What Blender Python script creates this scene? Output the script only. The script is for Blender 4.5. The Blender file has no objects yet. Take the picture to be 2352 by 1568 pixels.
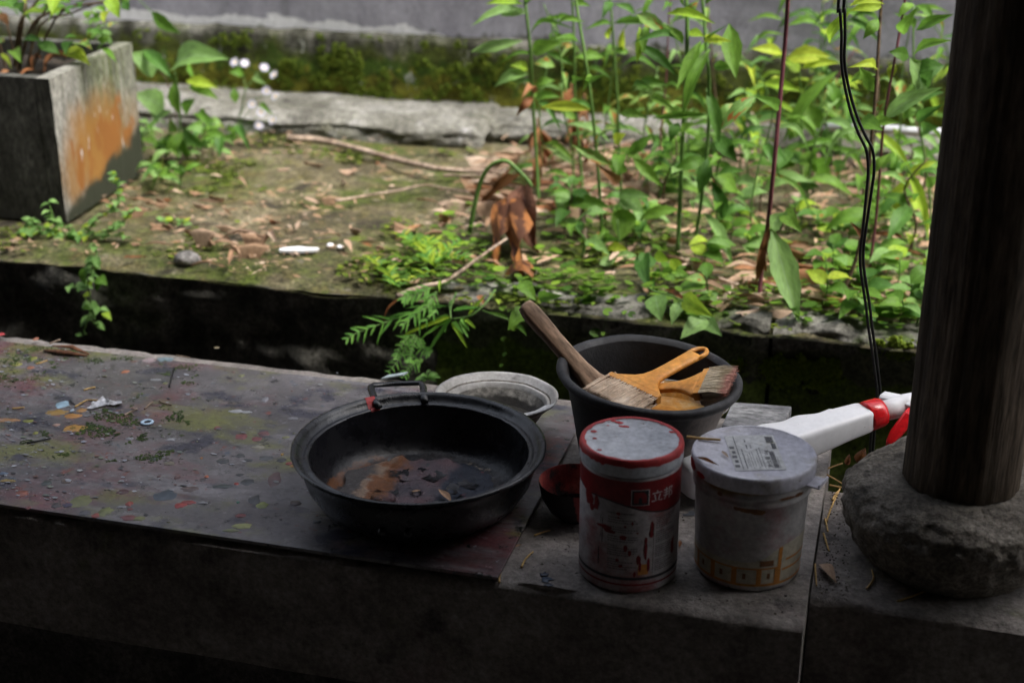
import bpy, math, random
from mathutils import Vector, Matrix, noise
R = math.radians
sc = bpy.context.scene
col = sc.collection

# ------------------------------------------------------------------ camera, sky, sun, exposure
CAM_H, PITCH, YAW, FPX = 0.71, 22.1, 15.4, 3266.7
cam = bpy.data.cameras.new('camera'); camo = bpy.data.objects.new('camera', cam); col.objects.link(camo)
camo.location = (0, 0, CAM_H); camo.rotation_euler = (R(90 - PITCH), 0, R(YAW))
cam.lens = 50; cam.sensor_width = 36; cam.clip_start = 0.02; cam.clip_end = 200
cam.dof.use_dof = True; cam.dof.focus_distance = 1.50; cam.dof.aperture_fstop = 4.8
sc.camera = camo
w = bpy.data.worlds.new('World'); sc.world = w; w.use_nodes = True
nt = w.node_tree
sky = nt.nodes.new('ShaderNodeTexSky'); sky.sky_type = 'NISHITA'; sky.sun_disc = False
sky.sun_elevation = R(60); sky.sun_rotation = R(99); sky.dust_density = 4; sky.air_density = 1
hs = nt.nodes.new('ShaderNodeHueSaturation'); hs.inputs['Saturation'].default_value = 0.42
bgn = nt.nodes['Background']; bgn.inputs['Strength'].default_value = 0.15
nt.links.new(sky.outputs[0], hs.inputs['Color']); nt.links.new(hs.outputs[0], bgn.inputs['Color'])
sl = bpy.data.lights.new('sun', 'SUN'); sl.energy = 1.5; sl.angle = R(24); sl.color = (1, .96, .9)
so = bpy.data.objects.new('sun', sl); col.objects.link(so)
sd = Vector((math.cos(R(60)) * math.sin(R(99)), math.cos(R(60)) * math.cos(R(99)), math.sin(R(60))))
so.rotation_euler = sd.to_track_quat('Z', 'Y').to_euler(); so.location = (2, 2, 5)
sc.view_settings.view_transform = 'Standard'; sc.view_settings.look = 'None'
sc.view_settings.gamma = 1; sc.view_settings.exposure = 1.92; sc.view_settings.use_curve_mapping = False
sc.render.engine = 'CYCLES'; sc.cycles.use_denoising = True; sc.cycles.adaptive_threshold = .006
sc.cycles.max_bounces = 8; sc.cycles.diffuse_bounces = 3; sc.cycles.glossy_bounces = 3; sc.cycles.transmission_bounces = 4

# ------------------------------------------------------------------ helpers
_t, _y = R(PITCH), R(YAW)
FW = Vector((-math.sin(_y) * math.cos(_t), math.cos(_y) * math.cos(_t), -math.sin(_t)))
RT = Vector((math.cos(_y), math.sin(_y), 0)); UP = RT.cross(FW); CC = Vector((0, 0, CAM_H))
def ray(px, py): return FW + RT * ((px - 1176) / FPX) - UP * ((py - 784) / FPX)
def onz(px, py, z=0.0):                       # the place at height z seen at that spot of the photograph
    d = ray(px, py); return CC + d * ((z - CAM_H) / d.z)
def ony(px, py, Y):                           # the place at depth Y
    d = ray(px, py); return CC + d * (Y / d.y)
rnd = random.Random(7)
U = rnd.uniform

def tag(o, label=None, cat=None, group=None, kind=None):
    if label: o['label'] = label
    if cat: o['category'] = cat
    if group: o['group'] = group
    if kind: o['kind'] = kind
    return o
def link(name, me, mat=None, parent=None):
    o = bpy.data.objects.new(name, me); col.objects.link(o)
    if mat and me is not None and not me.materials: me.materials.append(mat)
    if parent is not None: o.parent = parent
    return o
def empty(name, loc, label, cat, group=None, rot=(0, 0, 0)):
    o = bpy.data.objects.new(name, None); col.objects.link(o)
    o.location = loc; o.rotation_euler = rot; o.empty_display_size = .02
    return tag(o, label, cat, group)

class MB:
    def __init__(s): s.v = []; s.f = []
    def add(s, vs, fs):
        n = len(s.v); s.v += [tuple(p) for p in vs]; s.f += [tuple(i + n for i in f) for f in fs]; return s
    def box(s, a, b, M=None):
        x0, y0, z0 = a; x1, y1, z1 = b
        vs = [Vector(p) for p in ((x0,y0,z0),(x1,y0,z0),(x1,y1,z0),(x0,y1,z0),(x0,y0,z1),(x1,y0,z1),(x1,y1,z1),(x0,y1,z1))]
        if M: vs = [M @ p for p in vs]
        return s.add(vs, ((0,3,2,1),(4,5,6,7),(0,1,5,4),(1,2,6,5),(2,3,7,6),(3,0,4,7)))
    def tube(s, pts, rad, n=8, cap=True, flat=1.0):
        pts = [Vector(p) for p in pts]; m = len(pts)
        if not isinstance(rad, (list, tuple)): rad = [rad] * m
        vs = []; nrm = None
        for i, p in enumerate(pts):
            t = (pts[min(i + 1, m - 1)] - pts[max(i - 1, 0)]).normalized()
            if nrm is None:
                nrm = t.cross(Vector((0, 0, 1)));
                if nrm.length < .05: nrm = t.cross(Vector((0, 1, 0)))
            nrm = (nrm - t * nrm.dot(t)).normalized(); b = t.cross(nrm)
            for k in range(n):
                a = 2 * math.pi * k / n
                vs.append(p + nrm * (math.cos(a) * rad[i]) + b * (math.sin(a) * rad[i] * flat))
        fs = [(i*n+k, i*n+(k+1) % n, (i+1)*n+(k+1) % n, (i+1)*n+k) for i in range(m-1) for k in range(n)]
        if cap: fs += [tuple(range(n-1, -1, -1)), tuple((m-1)*n+k for k in range(n))]
        return s.add(vs, fs)
    def lathe(s, prof, n=64, wob=None):
        vs = []; fs = []; idx = []
        for r, z in prof:
            if r < 1e-6: idx.append([len(vs)] * n); vs.append((0, 0, z))
            else:
                idx.append(list(range(len(vs), len(vs) + n)))
                for k in range(n):
                    a = 2 * math.pi * k / n; q = wob(a, r, z) if wob else (r, z)
                    vs.append((q[0] * math.cos(a), q[0] * math.sin(a), q[1]))
        for A, B in zip(idx, idx[1:]):
            for k in range(n):
                k2 = (k + 1) % n
                f = [A[k], A[k2], B[k2], B[k]]; g = []
                for i in f:
                    if i not in g: g.append(i)
                if len(g) > 2: fs.append(tuple(g))
        return s.add(vs, fs)
    def loft(s, rings, cap=True):
        n = len(rings[0]); vs = [p for r_ in rings for p in r_]; m = len(rings)
        fs = [(i*n+k, i*n+(k+1) % n, (i+1)*n+(k+1) % n, (i+1)*n+k) for i in range(m-1) for k in range(n)]
        if cap: fs += [tuple(range(n-1, -1, -1)), tuple((m-1)*n+k for k in range(n))]
        return s.add(vs, fs)
    def grid(s, nx, ny, fn):
        vs = [fn(i / nx, j / ny) for j in range(ny + 1) for i in range(nx + 1)]
        fs = [(j*(nx+1)+i, j*(nx+1)+i+1, (j+1)*(nx+1)+i+1, (j+1)*(nx+1)+i) for j in range(ny) for i in range(nx)]
        return s.add(vs, fs)
    def mesh(s, name, mat=None, smooth=True, M=None):
        me = bpy.data.meshes.new(name)
        vs = [M @ Vector(p) for p in s.v] if M else s.v
        me.from_pydata([tuple(p) for p in vs], [], s.f)
        if smooth: me.polygons.foreach_set('use_smooth', [True] * len(me.polygons))
        if mat: me.materials.append(mat)
        me.update(); return me
    def build(s, name, mat, parent=None, smooth=True, M=None, bevel=0, auto=None):
        o = link(name, s.mesh(name, mat, smooth, M), None, parent)
        if bevel:
            b = o.modifiers.new('bevel', 'BEVEL'); b.width = bevel; b.segments = 2; b.limit_method = 'ANGLE'
        if auto:
            o.data.set_sharp_from_angle(angle=R(auto))
        return o
def nz(p, s, seed=0): return noise.noise(Vector(p) * s + Vector((seed * 17.3, seed * 9.1, seed * 5.7)))
def fbm(p, s, seed=0, o=4): return noise.fractal(Vector(p) * s + Vector((seed * 17.3, seed * 9.1, seed * 5.7)), 1.0, 2.0, o)

# ------------------------------------------------------------------ materials
MATS = {}
def c4(c): return (c[0], c[1], c[2], 1)
def surf(name, cols, scale=6, detail=8, rough=.85, bump=.3, bscale=60, over=(), stretch=(1, 1, 1), spec=.3, metal=0, bdist=.004, rvar=0, world=False, coat=0, grain=None, gscale=190):
    """noise-coloured surface; over = list of (colour, scale, lo, hi, stretch, zrange or None, seed)"""
    if name in MATS: return MATS[name]
    m = bpy.data.materials.new(name); m.use_nodes = True; N = m.node_tree.nodes; L = m.node_tree.links
    B = N['Principled BSDF']; tc = N.new('ShaderNodeTexCoord'); src = tc.outputs['Object']
    if world:
        g = N.new('ShaderNodeNewGeometry'); src = g.outputs['Position']
    def mapped(st, seed=0):
        mp = N.new('ShaderNodeMapping'); mp.inputs['Scale'].default_value = st; mp.inputs['Location'].default_value = (seed * 3.17, seed * 1.71, seed * 2.3)
        L.new(src, mp.inputs['Vector']); return mp.outputs[0]
    def noi(sc_, det, st=(1, 1, 1), seed=0, ro=.66):
        t = N.new('ShaderNodeTexNoise'); t.inputs['Scale'].default_value = sc_; t.inputs['Detail'].default_value = det; t.inputs['Roughness'].default_value = ro
        L.new(mapped(st, seed), t.inputs['Vector']); return t.outputs['Fac']
    rp = N.new('ShaderNodeValToRGB'); L.new(noi(scale, detail, stretch), rp.inputs[0])
    e = rp.color_ramp.elements
    n = len(cols)
    for i, c in enumerate(cols):
        p = .36 + .28 * i / max(1, n - 1)
        el = e[i] if i < 2 else e.new(p)
        el.position = p; el.color = c4(c)
    cur = rp.outputs[0]
    for ov in over:
        c, s_, lo, hi = ov[:4]; st = ov[4] if len(ov) > 4 and ov[4] else (1, 1, 1); zr = ov[5] if len(ov) > 5 else None; seed = ov[6] if len(ov) > 6 else 1
        mr = N.new('ShaderNodeMapRange'); mr.inputs['From Min'].default_value = lo; mr.inputs['From Max'].default_value = hi
        nv = noi(s_, 6, st, seed)
        for zq in (zr if isinstance(zr, list) else [zr] if zr else []):
            sx = N.new('ShaderNodeSeparateXYZ'); L.new(src, sx.inputs[0])
            ax = zq[2] if len(zq) > 2 else 'Z'
            zm = N.new('ShaderNodeMapRange'); zm.inputs['From Min'].default_value = zq[0]; zm.inputs['From Max'].default_value = zq[1]
            zm.inputs['To Min'].default_value = -.5; zm.inputs['To Max'].default_value = .25
            L.new(sx.outputs[ax], zm.inputs[0])
            ad = N.new('ShaderNodeMath'); ad.operation = 'ADD'; L.new(nv, ad.inputs[0]); L.new(zm.outputs[0], ad.inputs[1]); nv = ad.outputs[0]
        L.new(nv, mr.inputs[0])
        mx = N.new('ShaderNodeMix'); mx.data_type = 'RGBA'; L.new(mr.outputs[0], mx.inputs[0]); L.new(cur, mx.inputs[6]); mx.inputs[7].default_value = c4(c)
        cur = mx.outputs[2]
    g_ = grain if grain is not None else (.5 if rough >= .7 else .18)
    for gs, ga in ((gscale, g_), (gscale * .3, g_ * .7)):
        if g_ <= 0: break
        gm = N.new('ShaderNodeMapRange'); gm.inputs['From Min'].default_value = .34; gm.inputs['From Max'].default_value = .66; gm.inputs['To Min'].default_value = 1 - ga; gm.inputs['To Max'].default_value = 1 + ga * .8
        L.new(noi(gs, 4, tuple(x ** .6 for x in stretch), 21), gm.inputs[0])
        gx = N.new('ShaderNodeMix'); gx.data_type = 'RGBA'; gx.blend_type = 'MULTIPLY'; gx.inputs[0].default_value = 1; L.new(cur, gx.inputs[6]); L.new(gm.outputs[0], gx.inputs[7]); cur = gx.outputs[2]
    L.new(cur, B.inputs['Base Color'])
    B.inputs['Roughness'].default_value = rough; B.inputs['Specular IOR Level'].default_value = spec; B.inputs['Metallic'].default_value = metal
    if coat: B.inputs['Coat Weight'].default_value = coat
    if rvar:
        mr = N.new('ShaderNodeMapRange'); mr.inputs['From Min'].default_value = .35; mr.inputs['From Max'].default_value = .65
        mr.inputs['To Min'].default_value = max(.02, rough - rvar); mr.inputs['To Max'].default_value = min(1, rough + rvar)
        L.new(noi(scale * 2.3, 8, stretch, 4), mr.inputs[0]); L.new(mr.outputs[0], B.inputs['Roughness'])
    if bump:
        bp = N.new('ShaderNodeBump'); bp.inputs['Strength'].default_value = bump; bp.inputs['Distance'].default_value = bdist
        L.new(noi(bscale, 8, stretch, 2, .7), bp.inputs['Height']); L.new(bp.outputs[0], B.inputs['Normal'])
    MATS[name] = m; return m
def leafmat(name, cols, transl=.35, rough=.5, vein=.35, veincol=None, spot=None):
    m = bpy.data.materials.new(name); m.use_nodes = True; N = m.node_tree.nodes; L = m.node_tree.links
    B = N['Principled BSDF']; out = N['Material Output']
    oi = N.new('ShaderNodeObjectInfo'); g = N.new('ShaderNodeNewGeometry')
    ad = N.new('ShaderNodeMath'); ad.operation = 'ADD'; L.new(oi.outputs['Random'], ad.inputs[0]); L.new(g.outputs['Random Per Island'], ad.inputs[1])
    fr = N.new('ShaderNodeMath'); fr.operation = 'FRACT'; L.new(ad.outputs[0], fr.inputs[0])
    rp = N.new('ShaderNodeValToRGB'); L.new(fr.outputs[0], rp.inputs[0]); e = rp.color_ramp.elements
    for i, c in enumerate(cols):
        el = e[i] if i < 2 else e.new(i / (len(cols) - 1)); el.position = i / (len(cols) - 1); el.color = c4(c)
    tc = N.new('ShaderNodeTexCoord'); t = N.new('ShaderNodeTexNoise'); t.inputs['Scale'].default_value = 7; t.inputs['Detail'].default_value = 5
    L.new(tc.outputs['UV'], t.inputs['Vector'])
    mr = N.new('ShaderNodeMapRange'); mr.inputs['From Min'].default_value = .3; mr.inputs['From Max'].default_value = .7; mr.inputs['To Min'].default_value = .72; mr.inputs['To Max'].default_value = 1.2
    L.new(t.outputs['Fac'], mr.inputs[0])
    ml = N.new('ShaderNodeMix'); ml.data_type = 'RGBA'; ml.blend_type = 'MULTIPLY'; ml.inputs[0].default_value = 1; L.new(rp.outputs[0], ml.inputs[6]); L.new(mr.outputs[0], ml.inputs[7])
    cur = ml.outputs[2]
    # midrib and side veins from the leaf's own uv (u along, v across)
    sx = N.new('ShaderNodeSeparateXYZ'); L.new(tc.outputs['UV'], sx.inputs[0])
    def mth(op, a, b=None):
        q = N.new('ShaderNodeMath'); q.operation = op
        for i, x in enumerate((a, b)):
            if x is None: continue
            if isinstance(x, (int, float)): q.inputs[i].default_value = x
            else: L.new(x, q.inputs[i])
        return q.outputs[0]
    av = mth('ABSOLUTE', mth('SUBTRACT', sx.outputs['Y'], .5))
    rib = mth('LESS_THAN', av, .035)
    sv = mth('SINE', mth('MULTIPLY', mth('SUBTRACT', sx.outputs['X'], mth('MULTIPLY', av, .45)), 75))
    side = mth('MULTIPLY', mth('GREATER_THAN', sv, .86), .55)
    vf = mth('MULTIPLY', mth('MAXIMUM', rib, side), vein)
    mx = N.new('ShaderNodeMix'); mx.data_type = 'RGBA'; L.new(vf, mx.inputs[0]); L.new(cur, mx.inputs[6])
    mx.inputs[7].default_value = c4(veincol or [min(1, x * 2.2 + .03) for x in cols[0]]); cur = mx.outputs[2]
    if spot:
        t2 = N.new('ShaderNodeTexNoise'); t2.inputs['Scale'].default_value = 3.2; t2.inputs['Detail'].default_value = 6
        ad2 = N.new('ShaderNodeVectorMath'); ad2.operation = 'ADD'; L.new(tc.outputs['UV'], ad2.inputs[0])
        L.new(oi.outputs['Location'], ad2.inputs[1]); L.new(ad2.outputs[0], t2.inputs['Vector'])
        m2 = N.new('ShaderNodeMapRange'); m2.inputs['From Min'].default_value = spot[1]; m2.inputs['From Max'].default_value = spot[1] + .06; L.new(t2.outputs['Fac'], m2.inputs[0])
        mx2 = N.new('ShaderNodeMix'); mx2.data_type = 'RGBA'; L.new(m2.outputs[0], mx2.inputs[0]); L.new(cur, mx2.inputs[6]); mx2.inputs[7].default_value = c4(spot[0]); cur = mx2.outputs[2]
    L.new(cur, B.inputs['Base Color']); B.inputs['Roughness'].default_value = rough; B.inputs['Specular IOR Level'].default_value = .22
    bp = N.new('ShaderNodeBump'); bp.inputs['Strength'].default_value = .25; bp.inputs['Distance'].default_value = .002
    L.new(mth('ADD', t.outputs['Fac'], mth('MULTIPLY', vf, -1)), bp.inputs['Height']); L.new(bp.outputs[0], B.inputs['Normal'])
    if transl:
        tr = N.new('ShaderNodeBsdfTranslucent'); L.new(cur, tr.inputs['Color']); ms = N.new('ShaderNodeMixShader'); ms.inputs[0].default_value = transl
        L.new(B.outputs[0], ms.inputs[1]); L.new(tr.outputs[0], ms.inputs[2]); L.new(ms.outputs[0], out.inputs['Surface'])
    MATS[name] = m; return m

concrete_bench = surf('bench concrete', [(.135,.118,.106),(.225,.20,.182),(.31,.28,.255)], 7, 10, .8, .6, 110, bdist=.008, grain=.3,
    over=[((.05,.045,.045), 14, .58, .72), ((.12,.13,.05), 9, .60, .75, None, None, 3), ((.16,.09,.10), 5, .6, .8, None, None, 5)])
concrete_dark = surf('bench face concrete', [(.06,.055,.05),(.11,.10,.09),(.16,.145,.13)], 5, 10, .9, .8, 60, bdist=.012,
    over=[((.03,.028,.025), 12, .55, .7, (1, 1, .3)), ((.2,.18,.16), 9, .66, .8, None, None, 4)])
sheet_mat = surf('grimy painted acrylic', [(.06,.057,.058),(.105,.098,.10),(.165,.155,.16)], 5, 12, .24, .3, 120, rvar=.14, spec=.5, bdist=.0012, stretch=(1, 1.3, 1),
    over=[((.14,.055,.06), 4, .50, .64, (1, 1.7, 1), None, 1), ((.14,.145,.05), 6, .53, .64, (1, 1.5, 1), None, 6), ((.04,.055,.022), 16, .42, .56, (1, 1.3, 1), (-.52, -.86, 'X'), 2), ((.03,.05,.015), 38, .50, .57, (1, 1.3, 1), (-.52, -.86, 'X'), 12),
          ((.045,.045,.06), 15, .55, .63, (1, 1.4, 1), None, 3), ((.20,.19,.20), 9, .56, .70, (.5, 2.6, 1), None, 8), ((.03,.03,.03), 55, .60, .65, None, None, 9), ((.16,.06,.05), 42, .63, .68, None, None, 11), ((.28,.28,.30), 110, .66, .70, None, None, 15), ((.07,.09,.12), 28, .63, .69, None, None, 17)])
terrace_mat = surf('mossy terrace screed', [(.06,.050,.027),(.125,.105,.056),(.20,.172,.105)], 5, 12, .9, 1.0, 70, bdist=.012, grain=.6, gscale=150,
    over=[((.065,.085,.012), 5, .47, .60, None, None, 2), ((.035,.028,.018), 8, .56, .66, None, None, 5), ((.10,.085,.03), 22, .52, .62, None, None, 12), ((.20,.18,.13), 34, .60, .68, None, None, 7), ((.10,.14,.012), 15, .60, .70, None, None, 9)])
rubble_mat = surf('black damp rubble', [(.03,.03,.024),(.075,.072,.06),(.16,.15,.13)], 14, 8, .8, 1.0, 40, over=[((.03,.045,.01), 9, .62, .75)], bdist=.01)
kerb_mat = surf('lichened kerb stone', [(.075,.073,.06),(.15,.145,.125),(.26,.25,.225)], 14, 12, .9, 1.0, 60,
    over=[((.06,.10,.01), 9, .52, .62, None, None, 3), ((.08,.085,.05), 5, .52, .66, (1, 1, .5), (.0, -.05), 4), ((.09,.13,.02), 12, .62, .70, None, (-.02, -.08), 8), ((.02,.02,.016), 30, .58, .66, None, None, 6)], world=True)
plaster_mat = surf('grey lavender plaster', [(.20,.195,.225),(.27,.265,.30),(.33,.325,.36)], 2.2, 8, .9, .25, 25,
    over=[((.16,.155,.175), 3, .56, .74, (.4, 1, 2.5), None, 4)], grain=.14, stretch=(.6, 1, 1.6))
plinth_mat = surf('mossy plinth render', [(.055,.055,.04),(.14,.135,.11),(.26,.26,.225)], 9, 10, .95, .9, 40, bdist=.01,
    over=[((.03,.03,.018), 9, .46, .60, (1, 1, .4), None, 1), ((.06,.075,.010), 6, .42, .56, (1, 1, .6), (.26, .08), 2), ((.045,.085,.006), 14, .50, .60, (1, 1, .8), (.24, .06), 6), ((.13,.13,.012), 26, .54, .62, None, (.20, .05), 9), ((.28,.29,.25), 30, .62, .68, (1, 1, .6), None, 14), ((.018,.018,.012), 22, .60, .68, (1, 1, .5), None, 16)])
lime_mat = surf('flaking white limewash', [(.20,.20,.19),(.40,.40,.40),(.55,.55,.56)], 22, 8, .9, .5, 60)
ledge_mat = surf('pale worn footing', [(.12,.114,.094),(.215,.208,.175),(.33,.32,.29)], 9, 10, .9, 1.0, 70, bdist=.015,
    over=[((.11,.11,.06), 5, .50, .66, (.7, 1, 1), None, 3), ((.07,.065,.055), 14, .57, .68, (1, 1, .4), None, 5), ((.40,.39,.38), 12, .60, .70, None, None, 8)])
gutter_mat = surf('black silt', [(.008,.008,.007),(.016,.015,.013)], 10, 6, .7, .6, 30)
floor_mat = surf('dark floor', [(.13,.115,.10),(.20,.18,.16)], 4, 8, .85, .3, 30)
room_mat = surf('sooty timber', [(.025,.02,.016),(.045,.037,.03)], 3, 6, .8, .2, 20, stretch=(1, 6, 6))
planter_mat = surf('shade-dark algae planter cement', [(.016,.017,.013),(.036,.036,.030),(.075,.075,.066)], 10, 10, .9, .6, 60, stretch=(1, 1, .3),
    over=[((.05,.055,.03), 9, .52, .66, (1, 1, .16), None, 2)], bdist=.003)  # shade of the room-facing front put into the colour, with algae streaks
planter_side = surf('algae-stained planter side', [(.10,.098,.08),(.185,.18,.155),(.30,.29,.265)], 11, 10, .9, .6, 60, stretch=(1, 1, .25), bdist=.003,
    over=[((.07,.085,.03), 7, .50, .64, (1, 1, .13), None, 2)])
soil_mat = surf('planter soil', [(.02,.016,.012),(.05,.038,.028)], 20, 8, .95, .9, 40, bdist=.01)
wood_col = surf('old brown column wood', [(.035,.025,.017),(.085,.063,.044),(.16,.125,.092)], 14, 10, .9, 1.0, 70, stretch=(1, 1, .04), bdist=.008, spec=.15,
    over=[((.035,.03,.025), 18, .56, .66, (1, 1, .03), None, 3)])
stone_mat = surf('hewn column base stone', [(.11,.096,.078),(.19,.168,.138),(.28,.25,.21)], 12, 10, .95, .8, 110, bdist=.010, grain=.45, gscale=260, over=[((.05,.045,.038), 25, .58, .7)])
block_mat = surf('grey offcut slab', [(.09,.09,.095),(.15,.15,.155),(.22,.22,.22)], 30, 8, .8, .5, 140, stretch=(.3, 1, 1), bdist=.002)
iron = surf('soot-black cast iron', [(.006,.0065,.008),(.011,.012,.014),(.018,.019,.021)], 25, 8, .30, .25, 220, rvar=.10, spec=.4, bdist=.0015, over=[((.05,.022,.012), 9, .62, .74)])
iron_in = surf('crusted pan inside', [(.004,.004,.005),(.009,.009,.011),(.012,.012,.014)], 22, 9, .26, .6, 120, rvar=.14, spec=.25, bdist=.0015,
    over=[((.10,.038,.013), 26, .90, 1.0, None, [(.045, .008), (.05, -.06, 'X')], 5), ((.022,.020,.021), 30, .74, .84, None, (.030, .008), 3), ((.16,.13,.10), 70, .84, .90, None, (.024, .008), 9)])
skin_mat = surf('dried paint skin', [(.03,.03,.04),(.075,.055,.065),(.10,.05,.055)], 18, 10, .36, 1.0, 90, rvar=.16, bdist=.004,
    over=[((.06,.012,.016), 16, .52, .60, None, None, 4), ((.012,.016,.028), 16, .42, .54, None, (-.025, .035, 'X'), 3), ((.13,.048,.015), 30, .46, .60, None, (.03, -.06, 'X'), 2), ((.20,.14,.10), 38, .62, .72, None, (.0, -.06, 'X'), 5), ((.05,.045,.045), 20, .56, .64, None, (.0, -.09, 'X'), 15), ((.16,.03,.035), 40, .62, .68, None, None, 6), ((.15,.15,.16), 70, .64, .72, None, None, 8), ((.008,.008,.01), 30, .60, .66, None, None, 13)])
red_paint = surf('dry red paint', [(.30,.02,.022),(.42,.035,.035)], 20, 5, .5, .3, 90, bdist=.001)
white_grimy = surf('grimy white plastic', [(.22,.21,.195),(.34,.33,.315),(.46,.45,.44)], 12, 8, .5, .2, 120, over=[((.05,.045,.04), 26, .60, .70), ((.13,.10,.07), 12, .56, .72, None, None, 4)], bdist=.001)
white_inner = surf('silted bowl inside', [(.06,.056,.048),(.13,.12,.105),(.22,.21,.19)], 14, 10, .7, .5, 90, over=[((.02,.018,.015), 13, .46, .58, None, (.046, .016), 4), ((.03,.026,.02), 45, .63, .70)], bdist=.002)
rub = surf('black rubber', [(.018,.018,.020),(.032,.032,.034),(.05,.05,.052)], 30, 8, .62, .4, 200, bdist=.001, over=[((.12,.12,.125), 60, .66, .74), ((.09,.07,.055), 10, .64, .8, None, None, 4)])
yellow_pl = surf('amber brush plastic', [(.56,.22,.035),(.66,.29,.055),(.70,.33,.08)], 14, 5, .42, .12, 120, bdist=.0008, over=[((.16,.07,.03), 34, .64, .72), ((.38,.20,.10), 9, .58, .72, None, None, 3)])
brush_wood = surf('weathered brush wood', [(.17,.105,.065),(.29,.19,.125),(.37,.26,.18)], 16, 9, .7, .4, 60, stretch=(.1, 1, 1), bdist=.001, over=[((.05,.035,.028), 50, .62, .70, (.1, 1, 1))])
bristle_mat = surf('pale hog bristle', [(.42,.30,.20),(.62,.47,.34),(.74,.60,.46)], 30, 4, .6, .2, 200)
bristle_red = surf('red-tipped bristle', [(.55,.46,.32),(.70,.60,.45)], 30, 4, .6, .2, 200, over=[((.66,.36,.29), 40, .46, .60, (.2, 1, 1), (.0, -.034, 'X'), 2)])
ochre = surf('ochre wash', [(.42,.16,.02),(.55,.26,.05),(.55,.40,.20)], 22, 8, .22, .2, 80, spec=.5, bdist=.001, over=[((.10,.05,.02), 30, .6, .7), ((.40,.38,.10), 14, .6, .68, None, None, 5)])
can_white = surf('scuffed can plastic', [(.30,.27,.275),(.40,.37,.375),(.46,.43,.435)], 16, 8, .42, .1, 120, bdist=.0006, over=[((.25,.08,.08), 18, .50, .68, None, None, 7), ((.20,.19,.18), 40, .64, .72)])
can_top = surf('dusty lid top', [(.36,.37,.40),(.46,.47,.50),(.53,.54,.57)], 30, 10, .5, .3, 180, bdist=.0006, over=[((.22,.20,.18), 70, .62, .70), ((.56,.20,.20), 15, .68, .74, None, None, 4)])
can_red = surf('red can label', [(.17,.010,.013),(.22,.016,.018)], 20, 5, .4, .05, 100)
can_dark = surf('dark label print', [(.02,.02,.024),(.035,.03,.035)], 20, 3, .5, 0)
can_ink = surf('grey fine print', [(.05,.045,.05),(.08,.07,.075)], 20, 3, .5, 0)
print_white = surf('pale print', [(.55,.52,.52),(.62,.6,.6)], 20, 3, .5, 0)
tub_lid = surf('lilac white lid', [(.44,.43,.50),(.55,.54,.60),(.63,.62,.67)], 18, 9, .4, .25, 150, bdist=.0006, over=[((.36,.33,.29), 22, .58, .72), ((.22,.19,.17), 80, .66, .72, None, None, 5)])
tub_body = surf('smeared white tub', [(.30,.285,.28),(.40,.38,.37),(.48,.46,.45)], 12, 8, .42, .12, 120, bdist=.0006, over=[((.34,.16,.17), 9, .58, .72, None, None, 2), ((.25,.16,.07), 11, .60, .72, None, (.085, .105), 4)])
tub_orange = surf('orange label print', [(.45,.17,.03),(.52,.22,.05)], 15, 5, .45, .05, 80)
tub_label = surf('yellowed label', [(.42,.38,.28),(.5,.46,.36)], 15, 5, .5, .05, 80)
rust_dirt = surf('brown drips', [(.14,.06,.03),(.22,.10,.04)], 25, 5, .6, .2, 90)
redbowl_in = surf('red-crusted bowl', [(.16,.018,.018),(.32,.05,.045),(.42,.12,.09)], 30, 8, .5, .7, 110, bdist=.002, over=[((.02,.018,.016), 28, .50, .58), ((.30,.20,.12), 35, .62, .7, None, None, 4)])
redbowl_out = surf('charred bowl outside', [(.015,.013,.013),(.03,.024,.024)], 20, 8, .6, .4, 100, bdist=.001, over=[((.30,.06,.055), 16, .53, .60, None, (-.012, .012, 'X'), 3)])
spray_white = surf('white spray plastic', [(.66,.66,.68),(.74,.74,.76)], 14, 6, .36, .08, 100, bdist=.0005, grain=.04, over=[((.10,.09,.08), 110, .66, .69)])
spray_red = surf('glossy red plastic', [(.55,.008,.012),(.62,.014,.018)], 14, 4, .22, .03, 100, spec=.5)
cable_mat = surf('black cable', [(.008,.008,.009),(.02,.02,.02)], 60, 5, .4, .3, 200)
pipe_mat = surf('grey pvc pipe', [(.30,.31,.33),(.42,.43,.45)], 9, 6, .5, .1, 60, over=[((.18,.15,.11), 12, .56, .7)])
twig_mat = surf('dry twig', [(.17,.12,.085),(.28,.21,.155),(.36,.28,.22)], 30, 6, .85, .4, 90)
straw_mat = surf('straw needle', [(.40,.25,.08),(.55,.36,.14)], 30, 4, .6, .1, 90)
pebble_mat = surf('grey pebble', [(.09,.085,.08),(.2,.19,.18),(.3,.29,.28)], 60, 8, .9, 1.0, 120)
shard_mat = surf('white shard', [(.72,.73,.78),(.78,.79,.83)], 20, 4, .6, .2, 60)
paper_mat = surf('white crumpled scrap', [(.40,.41,.44),(.52,.53,.56)], 30, 4, .7, .3, 90)
stem_green = surf('green stem', [(.06,.13,.025),(.11,.20,.045)], 20, 5, .55, .1, 80)
stem_purple = surf('purple stem', [(.09,.025,.035),(.15,.05,.055)], 20, 5, .5, .1, 80)
stem_brown = surf('brown woody stem', [(.07,.045,.025),(.13,.085,.05)], 20, 5, .8, .3, 80)
dead_mat = surf('withered brown bits', [(.10,.04,.02),(.22,.09,.035)], 20, 5, .8, .3, 80)
G_mid = leafmat('mid green leaf', [(.085,.19,.024),(.125,.26,.032),(.175,.32,.045)], .5)
G_dark = leafmat('dark green leaf', [(.045,.12,.018),(.065,.16,.025),(.09,.20,.035)], .45)
G_pale = leafmat('pale green leaf', [(.18,.33,.085),(.24,.40,.12)], .5, veincol=(.32,.46,.25))
G_lime = leafmat('lime leaf', [(.25,.42,.035),(.36,.50,.05),(.44,.52,.05)], .55)
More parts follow.
